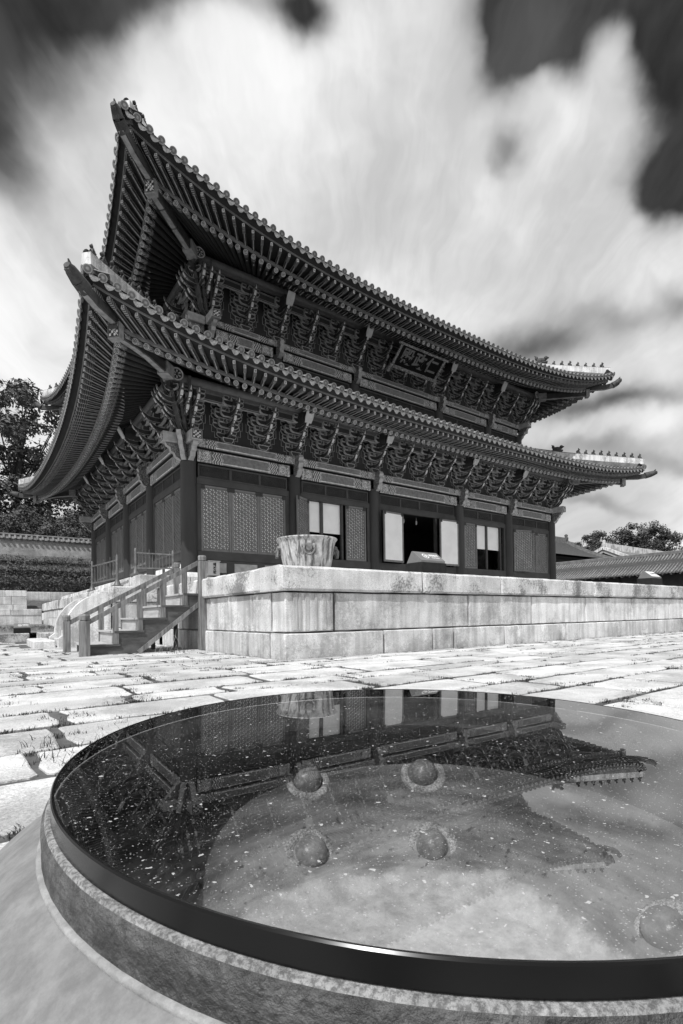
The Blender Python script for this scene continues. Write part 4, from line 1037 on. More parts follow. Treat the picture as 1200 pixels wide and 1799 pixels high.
def figure_data(kind):
    b = MB()
    def ell(c, r, sq=(1, 1, 1), n=8):
        b.lathe([(r * math.sin(PI * i / 6), -r * math.cos(PI * i / 6)) for i in range(7)], n, 0)
        k = len(b.v) - 7 * n; b.v[k:] = [(x * sq[0] + c[0], y * sq[1] + c[1], z * sq[2] + c[2]) for x, y, z in b.v[k:]]
    if kind == 'beast':                   # big dragon-headed ridge beast
        ell((0, 0, .22), .22, (.7, 1.9, 1)); ell((0, -.38, .40), .17, (.8, 1, 1)); ell((0, .34, .42), .15, (.6, .9, 1.2)); b.cyl((0, -.4, .45), (0, -.62, .40), .09, .05, 7); b.cyl((0, .36, .5), (0, .48, .62), .07, .03, 7); b.box(-.12, -.5, 0, .12, .5, .12)
    else:                                 # small seated figure leaning forward with arms on the ridge
        ell((0, .02, .13), .10, (.8, 1, 1.25)); ell((0, -.085, .285), .072); b.cyl((0, -.06, .33), (0, -.05, .41), .05, .015, 7); b.cyl((0, -.12, .28), (0, -.18, .26), .035, .02, 6); b.cyl((.06, -.04, .22), (.075, -.16, .02), .028, .022, 6); b.cyl((-.06, -.04, .22), (-.075, -.16, .02), .028, .022, 6)
        b.cyl((.07, .06, .08), (.08, -.06, .03), .04, .03, 6); b.cyl((-.07, .06, .08), (-.08, -.06, .03), .04, .03, 6); b.box(-.10, -.17, -.02, .10, .14, .035)
    return b.data('roof_figure', M_beast)
FIG = {k: figure_data(k) for k in ('beast', 'small')}
def curve(par, L, x, pw):
    dm, c, zm, zc = par; u = abs(x - L / 2) / (L / 2 + c); return -(dm + (c - dm) * u * u), zm + (zc - zm) * u ** pw
for nm, q_ in ROOF.items():
    e_, pw = q_['e'], q_['pw']
    roof = bpy.data.objects.new('roof', None); put(roof, hall, T(12, 9.2, q_['zp']), nm + ' roof with upturned eaves')
    field = MB(); base = MB(); soff = MB(); drk = MB()
    for k in (0, 3, 1, 2):
        F = side(k, e_); L = (LX if k in (0, 2) else LY) - 2 * e_
        tf = lambda p: F @ Vector(p)
        cR = q_['R'][1]; brd = MB(); brd2 = MB()
        # rafters
        if k != 2:
            n = int((L + 2 * cR - .24) / (.333 if k == 0 else .345)); prev = None
            xl_ = 3.3
            for i in range(n + 1):
                x = -cR + .12 + (L + 2 * cR - .24) * i / n
                if k == 1 and x > 9: break
                y, z = curve(q_['R'], L, x, pw)
                xx = x if x < L / 2 else L - x
                s = min(1, (xx + cR) / (xl_ + cR)); xr = -.50 + s * (xl_ + .50) if s < 1 else xx
                if x >= L / 2: xr = L - xr
                A = Vector((xr, -q_['p'], q_['zp'] + q_['rp'] + .075 + (1 - s) ** 2 * .32)); E_ = Vector((x, y, z))
                d = A - E_
                inst('rafter', raf_s if d.length < 1.95 else raf_l, roof, F @ frame(E_, d))
                # flying rafter follows the same plan line
                pd = Vector((-d.x, -d.y, 0)).normalized(); t_ = .6
                for _ in range(12):
                    yt, zt = curve(q_['F'], L, x + pd.x * t_, pw); t_ = (yt - y) / pd.y if abs(pd.y) > .05 else t_
                P = Vector((x + pd.x * t_, yt, zt)); root = Vector((x, y, z + .225))
                inst('flying_rafter', fly_d, roof, F @ frame(P, root - P))
                row_ = [tf(E_ + Vector((0, 0, .112)) - d.normalized() * .05), tf(E_ + d * .5 + Vector((0, 0, .115))), tf(A + d.normalized() * .7 + Vector((0, 0, .118))), tf(E_ + d.normalized() * .1 + Vector((0, 0, .28))), tf(P + (P - root).normalized() * .03 + Vector((0, 0, .078)))]
                if prev:
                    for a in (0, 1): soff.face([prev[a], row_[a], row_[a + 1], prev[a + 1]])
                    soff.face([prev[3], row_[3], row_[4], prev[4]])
                    a_, c_ = (prev[0] + Vector((0, 0, .055))), (row_[0] + Vector((0, 0, .055)))
                    brd.bar(a_, c_, .09, .10)
                    brd2.bar(prev[4] + Vector((0, 0, .03)), row_[4] + Vector((0, 0, .03)), .07, .05)
                prev = row_
            brd.build('eave_board', M_board, roof); brd2.build('eave_board', M_board, roof)
        # tiles along the eave
        c = q_['T'][1]; n = round((L + 2 * c - .2) / .372); st_ = (L + 2 * c - .2) / n; prv = None
        for i in range(n + 1):
            x = -c + .1 + i * st_; y, z = curve(q_['T'], L, x, pw)
            xin = min(x, L - x); yt = min(q_['ytop'], xin); yt = max(yt, y + .12)
            pts = []
            for j in range(8):
                yy = y + (yt - y) * j / 7; s = (yy - y) / (q_['ytop'] - y)
                pts.append(tf((x, yy, z * (1 - s) + q_['ztop'] * s - q_['sag'] * s * (1 - s) + .03)))
            dirv = F.to_3x3().inverted() @ (pts[1] - pts[0]); ang = math.atan2(dirv.z, max(dirv.y, .02)); ang = min(ang, .55)
            half_cyl(field, [p + Vector((0, 0, .02)) for p in pts], .085)
            if prv: 
                for j in range(7): base.face([prv[j], pts[j], pts[j + 1], prv[j + 1]])
            prv = pts
            if k != 2:
                roll = 0.0
                y2, z2 = curve(q_['T'], L, x + .1, pw); roll = math.atan2(z2 - z, .1)
                mw = F @ T(x, y, z) @ Matrix.Rotation(-roll, 4, 'Y') @ Matrix.Rotation(ang, 4, 'X')
                inst('tile_cap', cap_d, roof, mw)
                if i < n:
                    xm = x + st_ / 2; ym, zm_ = curve(q_['T'], L, xm, pw)
                    inst('drip_tile', drip_d, roof, F @ T(xm, ym, zm_) @ Matrix.Rotation(-roll, 4, 'Y') @ Matrix.Rotation(ang, 4, 'X'))
                    # eave filler board between flying rafters and tiles
                    xf = xm; 
                    a0, b0 = curve(q_['F'], L, x, pw), curve(q_['F'], L, x + st_, pw); a1, b1 = (y, z), curve(q_['T'], L, x + st_, pw)
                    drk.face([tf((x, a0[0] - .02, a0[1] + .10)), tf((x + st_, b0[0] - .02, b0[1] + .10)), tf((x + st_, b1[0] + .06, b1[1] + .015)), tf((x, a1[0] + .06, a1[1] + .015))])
        # purlin
        if k != 2:
            b = MB(); b.cyl((-1.02, -q_['p'], q_['zp']), (L + 1.02, -q_['p'], q_['zp']), q_['rp'], None, 14, 0, True, 1)
            for xa, xb in ((-1.05, -.72), (L + .72, L + 1.05)): b.cyl((xa, -q_['p'], q_['zp'] - .02), (xb, -q_['p'], q_['zp'] - .02), q_['rp'] + .06, None, 18, 0, True, 1)
            b.build('purlin', [M_purl, M_disc], roof, F)
            b = MB(); b.box(-.9, -q_['p'] - .07, q_['zp'] - q_['rp'] - .10, L + .9, -q_['p'] + .07, q_['zp'] - q_['rp'] + .03); b.build('purlin_rail', M_purl, roof, F)
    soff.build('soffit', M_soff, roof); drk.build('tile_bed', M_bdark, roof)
    o = field.build('roof_tiles', M_tiled, roof); o['kind'] = 'stuff'; base.build('roof_surface', M_gap, roof)
    # hip rafters, dragon-head caps, hip ridges
    for (cx, cy, sx, sy) in ((e_, e_, -1, -1), (LX - e_, e_, 1, -1), (e_, LY - e_, -1, 1)):
        D_ = Vector((sx, sy, 0)).normalized()
        P = lambda d, z: Vector((cx + sx * d, cy + sy * d, z))
        if nm == 'lower': ch = [(-.9, 9.9), (1.0, 9.44), (2.0, 9.42), (2.6, 9.32), (3.2, 9.17)]; sa = [(2.2, 9.50), (3.25, 9.50), (3.8, 9.48), (4.18, 9.56)]; to = [(4.08, 9.55), (4.30, 9.62), (4.58, 9.74)]
        else: ch = [(-.9, 15.5), (1.0, 15.06), (2.0, 15.06), (2.6, 15.06), (3.14, 15.06)]; sa = [(2.2, 15.38), (3.2, 15.38), (3.85, 15.38), (4.27, 15.50)]; to = [(4.17, 15.47), (4.36, 15.60), (4.56, 15.80)]
        b = MB()
        for (d0, z0), (d1, z1) in zip(ch[:-1], ch[1:]): b.bar(P(d0, z0), P(d1 + .03, z1), .26, .30, 2); b.bar(P(d0, z0 - .155), P(d1 + .03, z1 - .155), .17, .03)
        q0 = P(ch[-1][0], ch[-1][1]); sv = Vector((-D_.y, D_.x, 0)); ff = q0 + D_ * .047
        tilt = Vector((D_.x * .0, D_.y * .0, 0))
        b.bar(P(ch[-1][0] - .12, ch[-1][1]), P(ch[-1][0] + .03, ch[-1][1]), .37, .46)
        b.face([ff - sv * .18 + Vector((0, 0, -.21)), ff + sv * .18 + Vector((0, 0, -.21)), ff + sv * .18 + Vector((0, 0, .21)), ff - sv * .18 + Vector((0, 0, .21))], 1, [(0, 0), (1, 0), (1, 1), (0, 1)])
        b.bar(P(.95, ch[1][1] + .0), P(1.3, ch[1][1] - .0), .38, .42)
        b.build('hip_rafter', [M_hip, M_flower, M_body2], roof)
        b = MB()
        for (d0, z0), (d1, z1) in zip(sa[:-1], sa[1:]): b.bar(P(d0, z0), P(d1 + .02, z1), .24, .26, 1); b.bar(P(d0, z0 - .135), P(d1 + .02, z1 - .135), .16, .03)
        b.build('flying_hip_rafter', [M_hip, M_body2], roof)
        b = MB()
        for (d0, z0, r0), (d1, z1, r1) in zip(((to[0][0], to[0][1], .20), (to[1][0], to[1][1], .185), (to[2][0] - .1, to[2][1] - .04, .15)), ((to[1][0], to[1][1], .185), (to[2][0] - .1, to[2][1] - .04, .15), (to[2][0], to[2][1], .09))):
            b.cyl(P(d0, z0), P(d1, z1), r0, r1, 8)
        tp = P(to[2][0], to[2][1])
        b.cyl(tp - D_ * .12 + Vector((0, 0, .1)), tp - D_ * .06 + Vector((0, 0, .19)), .05, .02, 6); b.bar(P(to[1][0], to[1][1] - .12), tp - Vector((0, 0, .1)), .14, .05)
        b.build('dragon_cap', M_beast, roof)
        if nm == 'lower': rg = [(4.05, 10.24, 10.58), (2.4, 10.56, 10.93), (.75, 10.92, 11.27), (-1.3, 11.5, 11.85)]
        else: rg = [(4.09, 16.15, 16.55), (1.72, 16.72, 17.06), (-.2, 17.3, 17.64), (-7.8, 20.25, 20.6)]
        b = MB(); wd = .14; low = MB()
        for (d0, a0, z0), (d1, a1, z1) in zip(rg[:-1], rg[1:]):
            p0, p1 = P(d0, 0), P(d1, 0); vs = []
            for p, a, z in ((p0, a0, z0), (p1, a1, z1)):
                for s_ in (-1, 1): vs += [Vector((p.x, p.y, a)) + sv * (wd * s_), Vector((p.x, p.y, z)) + sv * (wd * s_ * .9)]
            b.mesh_(vs, [(0, 1, 3, 2), (4, 6, 7, 5), (0, 4, 5, 1), (2, 3, 7, 6), (1, 5, 7, 3), (0, 2, 6, 4)])
            low.bar(Vector((p0.x, p0.y, a0 - .13)), Vector((p1.x, p1.y, a1 - .13)), wd * 2.2, .255)
            half_cyl(low, [Vector((p0.x, p0.y, z0 - .02)), Vector((p1.x, p1.y, z1 - .02))], .10)
        b.build('hip_ridge', M_plast, roof); low.build('ridge_tiles', M_tiled, roof)
        # figures standing on the ridge
        if nm == 'lower': ds = [3.85 - .325 * i for i in range(9)] + [.35]
        else: ds = [3.72 - .345 * i for i in range(7)] + [1.1]
        for j, dd in enumerate(ds):
            for (d0, a0, z0), (d1, a1, z1) in zip(rg[:-1], rg[1:]):
                if d0 >= dd >= d1: zz = z0 + (z1 - z0) * (d0 - dd) / (d0 - d1)
            inst('roof_figure', FIG['beast' if j == len(ds) - 1 else 'small'], roof, T(cx + sx * dd, cy + sy * dd, zz + .06, math.atan2(-sy, -sx) - PI / 2 , R.uniform(.66, .86)))
    if nm == 'upper':
        b = MB(); b.box(9.0, 9.0, 19.9, 15.0, 9.4, 20.9, 0, .03); b.build('main_ridge', M_plast, roof)

# ---- name board under the upper eave
nb = empty('name_board', (11.92, .1, 13.47)); tag(nb, 'black hanging name board with three large pale characters', 'name board')
tl = rad(-48)
nmw = T(11.92, .10, 13.47) @ Matrix.Rotation(-tl, 4, 'X')
BW, BH = 2.86, .98
b = MB(); b.box(-BW / 2, -.03, 0, BW / 2, .03, BH); b.build('panel', mat('board_black', .006, .8, .2, 4, 0, spec=.1), nb, nmw)
def f_bf(q, pos, v): return q.math('MULTIPLY', v, q.rng(q.noise(pos, 14, 3, .6, 1.5), .45, .55, .25, 1.2))
M_bf = mat('board_frame_paint', .22, .6, .1, 5, 0, extra=f_bf)
for bx in ((-BW / 2 - .22, -.09, -.16, BW / 2 + .22, -.032, -.001), (-BW / 2 - .3, -.09, BH + .001, BW / 2 + .3, -.032, BH + .11), (-BW / 2 - .14, -.085, 0, -BW / 2 - .001, -.031, BH), (BW / 2 + .001, -.085, 0, BW / 2 + .14, -.031, BH)):
    b = MB(); b.box(*bx, 0, .012); b.build('frame_rail', M_bf, nb, nmw)
for sx in (-1, 1):
    b = MB(); b.lathe([(0, 0), (.10, .02), (.13, .1), (.08, .2), (.11, .26), (0, .3)], 10, 0, (sx * (BW / 2 + .18), -.06, -.42)); b.build('frame_finial', M_bf, nb, nmw)
def text(s_, size, mt, parent, mw, off=0.0, ext=.004, name='lettering', align='CENTER', sx=1.0):
    cu = bpy.data.curves.new(name, 'FONT'); cu.body = s_; cu.size = size; cu.align_x = align; cu.align_y = 'CENTER'; cu.offset = off; cu.extrude = ext; cu.resolution_u = 3
    cu.materials.append(mt); o = bpy.data.objects.new(name, cu); C.objects.link(o)
    me = bpy.data.meshes.new_from_object(o.evaluated_get(bpy.context.evaluated_depsgraph_get())); bpy.data.objects.remove(o)
    return put(bpy.data.objects.new(name, me), parent, mw @ Matrix.Diagonal((sx, 1, 1, 1)))
M_char = mat('board_characters', .12, .6, .15, 6, 0)
for i, ch_ in enumerate('殿政仁'):
    text(ch_, .80, M_char, nb, nmw @ T((-1 + i) * .86, -.04, BH * .5) @ Matrix.Rotation(PI / 2, 4, 'X'), .016, .01, 'character')
# ================================================================ SMALL THINGS ON THE TERRACE
def sign(mw, lab, wedge, plate, txt, base=M_black, w=.98):
    o = empty('direction_sign', mw.translation); tag(o, lab, 'direction sign', 'low direction signs of the visitor route')
    b = MB(); b.box(0, 0, 0, w, .62, .34, 0, .012); b.build('base_block', base, o, mw)
    P = [(.03, .345), (.03, .40), (.36, .66), (.39, .66), (.59, .345)]
    b = MB(); b.prism(P, lambda u, v, t: (t, u, v), .03, w - .03, 0); b.build('sloped_top', wedge, o, mw)
    sl_ = math.atan2(.26, .33); pm = mw @ T(0, .03, .40) @ Matrix.Rotation(sl_, 4, 'X')
    if plate:
        b = MB(); b.box(.12, .03, .001, w - .1, .39, .006); b.build('face_plate', plate, o, pm)
    tm = pm @ T(0, 0, .009 if plate else .003)
    b = MB(); n = 28
    for r0, r1 in ((.088, .112),):
        vs = [(.36 + r * math.cos(2 * PI * i / n), .21 + r * math.sin(2 * PI * i / n), 0) for r in (r0, r1) for i in range(n)]
        b.mesh_(vs, [(i, i + n, (i + 1) % n + n, (i + 1) % n) for i in range(n)])
    for P in ([(.30, .19), (.30, .23), (.37, .23), (.37, .19)], [(.36, .155), (.43, .21), (.36, .265)]): b.face([(x, y, 0) for x, y in P])
    b.build('arrow_symbol', txt, o, tm)
    text('관람동선', .098, txt, o, tm @ T(.69, .25, 0), .004, .001)
    text('Tour Route', .062, txt, o, tm @ T(.70, .14, 0), .002, .001)
    return o
sign(T(3.12, -9.05, ZT), 'grey route sign on black base at the terrace edge before the open doors', M_galv, None, M_white)
sign(T(16.7, -9.1, ZT + .01), 'route sign with white face at the right end of the terrace edge', M_galv, M_white, M_galv)
sign(T(-5.25, 6.55, .35) @ Matrix.Scale(.62, 4), 'small route sign on black base standing on the kerb', M_galv, None, M_white)
cab = empty('equipment_cabinet', (.7, -.45, 2.4)); tag(cab, 'small white metal cabinet with black lettering beside the corner column', 'cabinet')
b = MB(); b.box(.50, -.62, 2.46, .95, -.36, 2.99, 0, .012); b.build('cabinet_body', M_enam, cab)
b = MB(); b.box(.485, -.66, 2.991, .965, -.34, 3.02, 0, .006); b.build('cabinet_lid', M_enam, cab)
b = MB(); b.box(.53, -.628, 2.49, .92, -.621, 2.965); b.cyl((.565, -.629, 2.74), (.565, -.64, 2.74), .018, None, 8); b.build('cabinet_door', M_enam, cab)
b = MB(); b.box(.56, -.6, 2.40, .90, -.4, 2.46); b.build('cabinet_foot', M_black, cab)
for i, ch_ in enumerate('배전반'): text(ch_, .135, M_black, cab, T(.74, -.633, 2.87 - .14 * i) @ Matrix.Rotation(PI / 2, 4, 'X'), .006, .001)
def fence(p0, p1, h0, h1, npk, lab):
    p0, p1 = Vector(p0), Vector(p1); o = empty('barrier_fence', p0); tag(o, lab, 'barrier fence', 'grey barrier fences beside the hall')
    L = (p1 - p0).length
    for p, h in ((p0, h0), (p1, h1)):
        b = MB(); b.box(p.x - .17, p.y - .17, p.z, p.x + .17, p.y + .17, p.z + .10, 0, .01); b.build('foot_block', M_metal, o)
        b = MB(); b.lathe([(.13, .10), (.11, .16), (.055, .30), (.048, .45), (.045, h - .04), (.03, h)], 10, 0, p); b.build('fence_post', M_metal, o)
    hh = min(h0, h1)
    for f in (.30, .84):
        b = MB(); b.bar(p0 + Vector((0, 0, h0 * f)), p1 + Vector((0, 0, h1 * f)), .04, .045); b.build('fence_rail', M_metal, o)
    for i in range(1, npk):
        t = i / npk; p = p0.lerp(p1, t); h = h0 + (h1 - h0) * t
        b = MB(); b.cyl(p + Vector((0, 0, h * .30 + .001)), p + Vector((0, 0, h * (.98 if i % 2 == 0 else .82))), .016, .012, 6); b.build('picket', M_metal, o)
fence((-2.62, 4.2, ZT + .02), (-2.45, .4, ZT + .02), 1.30, 1.18, 8, 'grey barrier fence with tapered posts on the terrace edge, farther of two')
fence((-1.86, .25, 2.40), (-.75, -.45, 2.40), 1.02, .92, 11, 'grey barrier fence on the podium before the corner column')

# ================================================================ LEFT: GARDEN WALLS, HEDGES, HILL, TREES
def garden_wall(lab, x0, x1, y0, y1, courses, lo, hi, mt=M_wall):
    o = empty('garden_wall', ((x0 + x1) / 2, y0, courses[0][0])); tag(o, lab, 'garden wall')
    for z0, z1, dy in courses:
        c = rcuts(x1, x0, lo, hi)
        for a, q_ in zip(c[:-1], c[1:]):
            b = MB(); b.box(min(a, q_) + .012, y0 + dy + R.uniform(-.01, .01), z0 + .006, max(a, q_) - .012, y1, z1 - .006, 0, .02); b.build('wall_stone', mt, o)
    return o
garden_wall('low pale stone retaining wall of two courses behind the lawn', -16, -2.93, 21.25, 21.9, [(.3, 1.22, 0), (1.22, 1.64, -.04)], 1.6, 3)
garden_wall('stepped wall of mixed grey stones above the low pale wall', -16, -3.75, 22.0, 22.8, [(1.5, 1.95, -.1), (1.95, 2.5, 0), (2.5, 2.92, 0)], .6, 2.4)
garden_wall('shaded stone wall set back below the hedges', -3.7, 4, 24.2, 24.8, [(1.4, 2.4, 0), (2.4, 2.95, 0)], 1.2, 2.4)
hb = MB(); ys = [21.9, 22.6, 24.9, 26.5, 28.5, 31, 34, 40, 55, 90, 160]; zs = [1.6, 1.7, 2.6, 3.6, 4.8, 6.2, 7.2, 9, 14, 20, 24]
for i in range(len(ys) - 1): hb.face([(-80, ys[i], zs[i]), (14, ys[i], zs[i]), (14, ys[i + 1], zs[i + 1]), (-80, ys[i + 1], zs[i + 1])])
hs = hb.build('hillside', M_soil); hs['kind'] = 'structure'; tag(hs, 'wooded slope rising behind the hall', 'hillside')
M_leaf = mat('tree_leaves', .085, .7, .5, .9, 0); M_leafd = mat('dark_leaves', .06, .7, .5, 1.0, 0); M_hedge = mat('hedge_leaves', .085, .6, .55, 2.2, 0)
def leaves(b, c, rad_, n, size, flat=.8):
    for _ in range(n):
        while True:
            p = Vector((R.uniform(-1, 1), R.uniform(-1, 1), R.uniform(-1, 1)))
            if .2 < p.length < 1: break
        q_ = Vector((c[0] + p.x * rad_, c[1] + p.y * rad_, c[2] + p.z * rad_ * flat)); nrm = (p + Vector((R.uniform(-1, 1), R.uniform(-1, 1), R.uniform(-.3, 1.4)))).normalized()
        x = nrm.cross(Vector((R.random(), R.random(), R.random() + .1))).normalized(); y = nrm.cross(x); s_ = size * R.uniform(.6, 1.3)
        b.face([q_ - x * s_, q_ - y * s_ * .5, q_ + x * s_, q_ + y * s_ * .5])
def tree(x, y, z, h, cr, lab, nclu=40, per=70, size=.22, grp=None, trunk=.35, low=.35, mt=M_leaf, lean=0.0, gapf=1.0):
    o = empty('broadleaf_tree', (x, y, z)); tag(o, lab, 'tree', grp)
    tb_ = MB(); top = Vector((x + lean * h, y, z + h * .62)); bs = Vector((x, y, z - .3))
    mid = bs.lerp(top, .5) + Vector((R.uniform(-.3, .3), 0, 0))
    tb_.cyl(bs, mid, trunk, trunk * .75, 9, 0, False); tb_.cyl(mid, top, trunk * .75, trunk * .4, 9, 0, False)
    lb = MB()
    for i in range(nclu):
        a = R.random() * 2 * PI; f = R.random() ** .5; zz = R.uniform(low, 1.0)
        pr = math.sqrt(max(.05, 1 - ((zz - (low + 1) / 2) / ((1 - low) / 1.9)) ** 2))
        c = Vector((x + lean * h * zz + math.cos(a) * cr * f * pr, y + math.sin(a) * cr * f * pr, z + h * zz))
        r_ = R.uniform(.16, .30) * cr * gapf
        leaves(lb, c, r_, int(per * R.uniform(.6, 1.3)), size)
        if i % 3 == 0:
            s_ = bs.lerp(top, R.uniform(.45, 1.0)); m_ = s_.lerp(c, .55) + Vector((0, 0, -.25))
            tb_.cyl(s_, m_, trunk * .26, trunk * .16, 6, 0, False); tb_.cyl(m_, c, trunk * .16, trunk * .05, 5, 0, False)
    tb_.build('trunk', M_bark, o); lb.build('crown', mt, o)
    return o
def hedge(y0, y1, z0, z1, x0, x1, lab, dens=260):
    o = empty('hedge', ((x0 + x1) / 2, y0, z0)); tag(o, lab, 'hedge', 'clipped hedges on the garden slope')
    b = MB(); c = MB()
    x = x0
    while x < x1:
        for (yy, zz) in ((y0 + .35, z0 + .25), (y0 + .3, z0 + (z1 - z0) * .55), (y0 + .45, z1 - .35), (y1 - .4, z1 - .3)):
            leaves(b, (x + R.uniform(-.2, .2), yy + R.uniform(-.12, .12), zz + R.uniform(-.12, .16)), R.uniform(.36, .55), int(dens * .30), .068, .8)
        x += .5
    c.box(x0, y0 + .5, z0 - .6, x1, y1 - .2, z1 - .45); b.build('foliage', M_hedge, o); c.build('stems', M_bark, o)
hedge(24.9, 26.1, 2.7, 4.25, -9, 3.0, 'lowest clipped dark hedge row above the stone walls')
hedge(26.9, 28.0, 3.9, 5.25, -9, 3.6, 'middle clipped hedge row on the garden slope', 220)
hedge(29.2, 30.2, 5.1, 6.15, -9, 4.2, 'topmost hedge row at the foot of the tiled wall', 180)
tw = empty('tiled_wall', (0, 32, 6)); tag(tw, 'long rough plastered garden wall capped with dark roof tiles', 'tiled wall')
b = MB(); b.box(-30, 31.6, 5.6, 12, 32.2, 7.72); b.build('wall_body', M_moss, tw)
b = MB(); b.prism([(31.46, 7.73), (31.9, 8.04), (32.4, 7.73)], lambda u, v, t: (t, u, v), -30, 12, 0); b.cyl((-30, 31.9, 8.12), (12, 31.9, 8.12), .12, None, 8); b.build('coping_roof', M_tiled, tw)
td = MB(); td.cyl((0, 31.38, 7.70), (0, 31.88, 8.08), .10, .10, 8); td = td.data('coping_tile', [M_tiled])
for i in range(78): inst('coping_tile', td, tw, T(-19.5 + i * .40, 0, 0))
tree(-3.4, 38.5, 8.5, 14.4, 6.0, 'tall spreading tree with dark limbs above the tiled wall', 120, 130, .21, None, .42, .18, M_leaf, .02, .8)
tree(-12, 40, 8.5, 13, 5.5, 'tall tree behind the hedges at the far left', 60, 110, .22, None, .4, .2, M_leaf)
tree(4.2, 41, 9.0, 11, 4.8, 'leafy tree half hidden behind the hall corner', 60, 110, .22, None, .35, .2, M_leaf)
for i, (x, y, h, c, l) in enumerate(((-6.2, 34.6, 4.0, 2.6, 'round bushy tree just above the tiled wall, left of the tall tree'), (-2.6, 35.0, 3.6, 2.3, 'low bushy tree just above the tiled wall below the tall tree'), (.6, 34.6, 3.4, 2.3, 'low bright bushy tree above the tiled wall beside the hall'), (3.6, 35.2, 4.2, 2.6, 'bushy tree above the tiled wall against the hall corner'))):
    tree(x, y, 7.3, h, c, l, 40, 150, .11, None, .16, .08, M_hedge, 0, 1.25)

# ================================================================ RIGHT: CORRIDOR, FAR ROOFS, WOODED HILL
cor = empty('palace_corridor', (50, 0, 0)); tag(cor, 'long low tiled corridor building running behind the terrace at the right', 'corridor')
ex, ez, rx, rz = 46.3, 4.5, 49.9, 6.62
b = MB()
b.face([(ex, -45, ez - .02), (ex, 30, ez - .02), (rx, 30, rz), (rx, -45, rz)][::-1]); b.face([(2 * rx - ex, -45, ez), (2 * rx - ex, 30, ez), (rx, 30, rz), (rx, -45, rz)]); b.face([(ex + .1, -45, ez - .12), (ex + .1, 30, ez - .12), (rx, 30, ez + .1), (rx, -45, ez + .1)]); b.build('roof_surface', M_gap, cor)
tf_ = MB(); y = -18.0
rowm = MB(); rowm.v = []; half_cyl(rowm, [(ex - .05, 0, ez + .03), (ex + 1.2, 0, ez + .62), (ex + 2.4, 0, ez + 1.3), (rx, 0, rz + .03)], .082); rowm.cyl((ex - .08, 0, ez + .03), (ex - .02, 0, ez + .04), .10, None, 8)
rowd = rowm.data('tile_row', [M_tile]); i = 0
while y < 26:
    if i < 200: inst('tile_row', rowd, cor, T(0, y, 0))
    y += .30; i += 1
b = MB(); b.box(rx - .25, -45, rz - .1, rx + .25, 30, rz + .28, 0, .04); b.build('main_ridge', M_tile, cor)
b = MB(); b.box(ex + 1.2, -45, 0, ex + 1.4, 30, ez); b.build('wall_panel', M_frame, cor)
for i in range(18):
    b = MB(); b.cyl((ex + 1.1, -40 + i * 3.6, 0), (ex + 1.1, -40 + i * 3.6, ez), .18, None, 10); b.build('column', M_pillar, cor)
for i in range(60):
    y = -18 + i * .75; b = MB(); b.cyl((ex + .1, y, ez - .12), (ex + 1.6, y, ez + .1), .07, None, 6); b.build('rafter', M_head, cor)
def far_roof(lab, x0, x1, y0, y1, ze, xa, xb, ya, yb, zr, mt, ridge_m, curve_=.12):
    o = empty('far_hall', ((x0 + x1) / 2, (y0 + y1) / 2, 0)); tag(o, lab, 'far hall')
    E = [Vector((x0, y0, ze)), Vector((x1, y0, ze)), Vector((x1, y1, ze)), Vector((x0, y1, ze))]; Rr = [Vector((xa, ya, zr)), Vector((xb, ya, zr)), Vector((xb, yb, zr)), Vector((xa, yb, zr))]
    b = MB(); n = 8
    for s_ in range(4):
        a0, a1, c0, c1 = E[s_], E[(s_ + 1) % 4], Rr[s_], Rr[(s_ + 1) % 4]
        for i in range(n):
            f = lambda p, q_, t: p.lerp(q_, t) - Vector((0, 0, (zr - ze) * curve_ * 4 * t * (1 - t)))
            b.face([f(a0, c0, i / n), f(a1, c1, i / n), f(a1, c1, (i + 1) / n), f(a0, c0, (i + 1) / n)])
    b.face([e_ - Vector((0, 0, .3)) for e_ in E[::-1]]); b.build('roof_surface', mt, o)
    for s_ in range(4):
        hb_ = MB(); pts = [E[s_].lerp(Rr[s_], t / 6) - Vector((0, 0, (zr - ze) * curve_ * 4 * (t / 6) * (1 - t / 6) - .15)) for t in range(7)]
        for p, q_ in zip(pts[:-1], pts[1:]): hb_.bar(p, q_, .45, .5)
        hb_.build('hip_ridge', M_tiled, o)
    rb = MB(); rb.bar(Rr[0] + Vector((0, 0, .3)), Rr[2] + Vector((0, 0, .3)), .5, .9); rb.build('main_ridge', ridge_m, o)
    wb = MB(); wb.box(x0 + 2, y0 + 2, 0, x1 - 2, y1 - 2, ze); wb.build('wall_panel', M_frame, o)
    hd = MB(); hd.lathe([(.3, 0), (.35, .5), (.2, .6), (.3, .9), (0, 1.1)], 8, 0, Rr[1] + Vector((0, 0, .3))); hd.build('ridge_ornament', M_beast, o)
    return o
far_roof('dark tiled hip roof rising behind the right corner of the hall', 56, 75, 20.3, 30, 9.1, 61, 69.6, 25.2, 25.3, 12.0, M_gap, M_tiled)
gr_ = empty('gabled_hall', (86, 21.5, 0)); tag(gr_, 'distant gabled hall with broad white plastered ridge', 'gabled hall')
b = MB(); gx0, gx1, gy, gz, ge = 74.3, 112, 21.7, 11.0, 8.6
b.face([(gx0, gy - 5.5, ge), (gx1, gy - 5.5, ge), (gx1, gy, gz), (gx0, gy, gz)]); b.face([(gx0, gy, gz), (gx1, gy, gz), (gx1, gy + 5.5, ge), (gx0, gy + 5.5, ge)]); b.build('roof_surface', M_tiled, gr_)
b = MB(); b.box(gx0 + .4, gy - .35, gz - .25, gx1, gy + .35, gz + .85); b.build('main_ridge', M_plast, gr_)
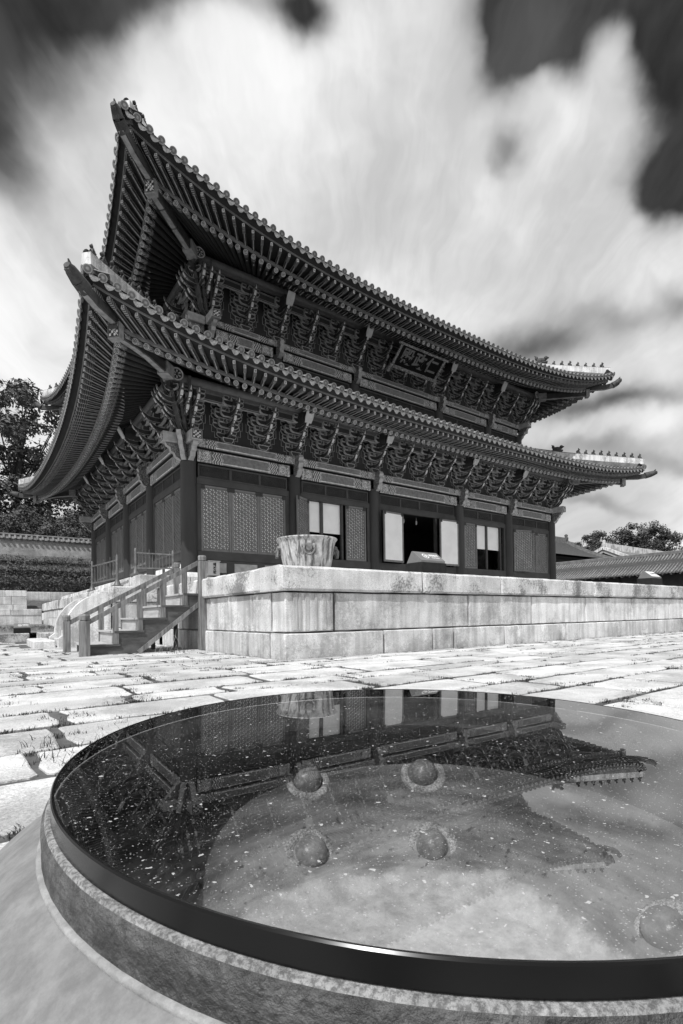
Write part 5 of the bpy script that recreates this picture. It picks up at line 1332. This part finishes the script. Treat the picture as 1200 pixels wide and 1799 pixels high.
b = MB(); b.face([(gx0 + .6, gy - 4.6, ge), (gx0 + .6, gy, gz - .3), (gx0 + .6, gy + 4.6, ge)]); b.box(gx0 + .7, gy - 4.4, 0, gx1 - 1, gy + 4.4, ge); b.build('gable_wall', M_fdark, gr_)
for s_ in (-1, 1):
    b = MB(); b.bar((gx0, gy, gz + .1), (gx0, gy + s_ * 4.8, ge + .2), .5, .45); b.build('barge_ridge', M_plast, gr_)
    b = MB(); b.bar((gx0 - .02, gy, gz - .45), (gx0 - .02, gy + s_ * 4.8, ge - .35), .12, .4); b.build('barge_board', M_head, gr_)
b = MB(); b.lathe([(.3, 0), (.35, .5), (.2, .6), (.3, .9), (0, 1.1)], 8, 0, (gx0 + .2, gy, gz + .3)); b.build('ridge_ornament', M_head, gr_)
b = MB()
for i in range(12):
    a0, a1 = -50 + i * 12, -50 + (i + 1) * 12
    z0_, z1_ = [9 + 3.5 * math.sin(i * 1.3), 9 + 3.5 * math.sin((i + 1) * 1.3)]
    b.face([(85, a0 - 10, 0), (85, a1 - 10, 0), (130, a1 + 12, z1_), (130, a0 + 12, z0_)][::-1]); b.face([(130, a0 + 12, z0_), (130, a1 + 12, z1_), (190, a1, 0), (190, a0, 0)][::-1])
o = b.build('wooded_hill', M_soil); o['kind'] = 'structure'; tag(o, 'low wooded hill beyond the palace roofs', 'hill')
FT = [(98, 46, 16.6), (101.5, 43.5, 17.0), (104, 40, 17.6), (106.5, 38.5, 18.4), (109, 35.5, 19.2), (110.5, 33, 19.8), (112, 31, 20.0), (114, 29.5, 19.0), (116, 28, 17.4), (124, 22, 17.6), (128, 14, 17), (134, 4, 18)]
for i, (x, y, zt) in enumerate(FT):
    tree(x, y, 7.5, zt - 7.5 + .2, 3.6, ('first', 'second', 'third', 'fourth', 'fifth', 'sixth', 'seventh', 'eighth', 'ninth', 'tenth', 'eleventh', 'twelfth')[i] + ' from the left of the round dark trees on the far hill', 44, 75, .24, 'trees on the far hill', .3, .25, M_leafd, 0, 1.25)
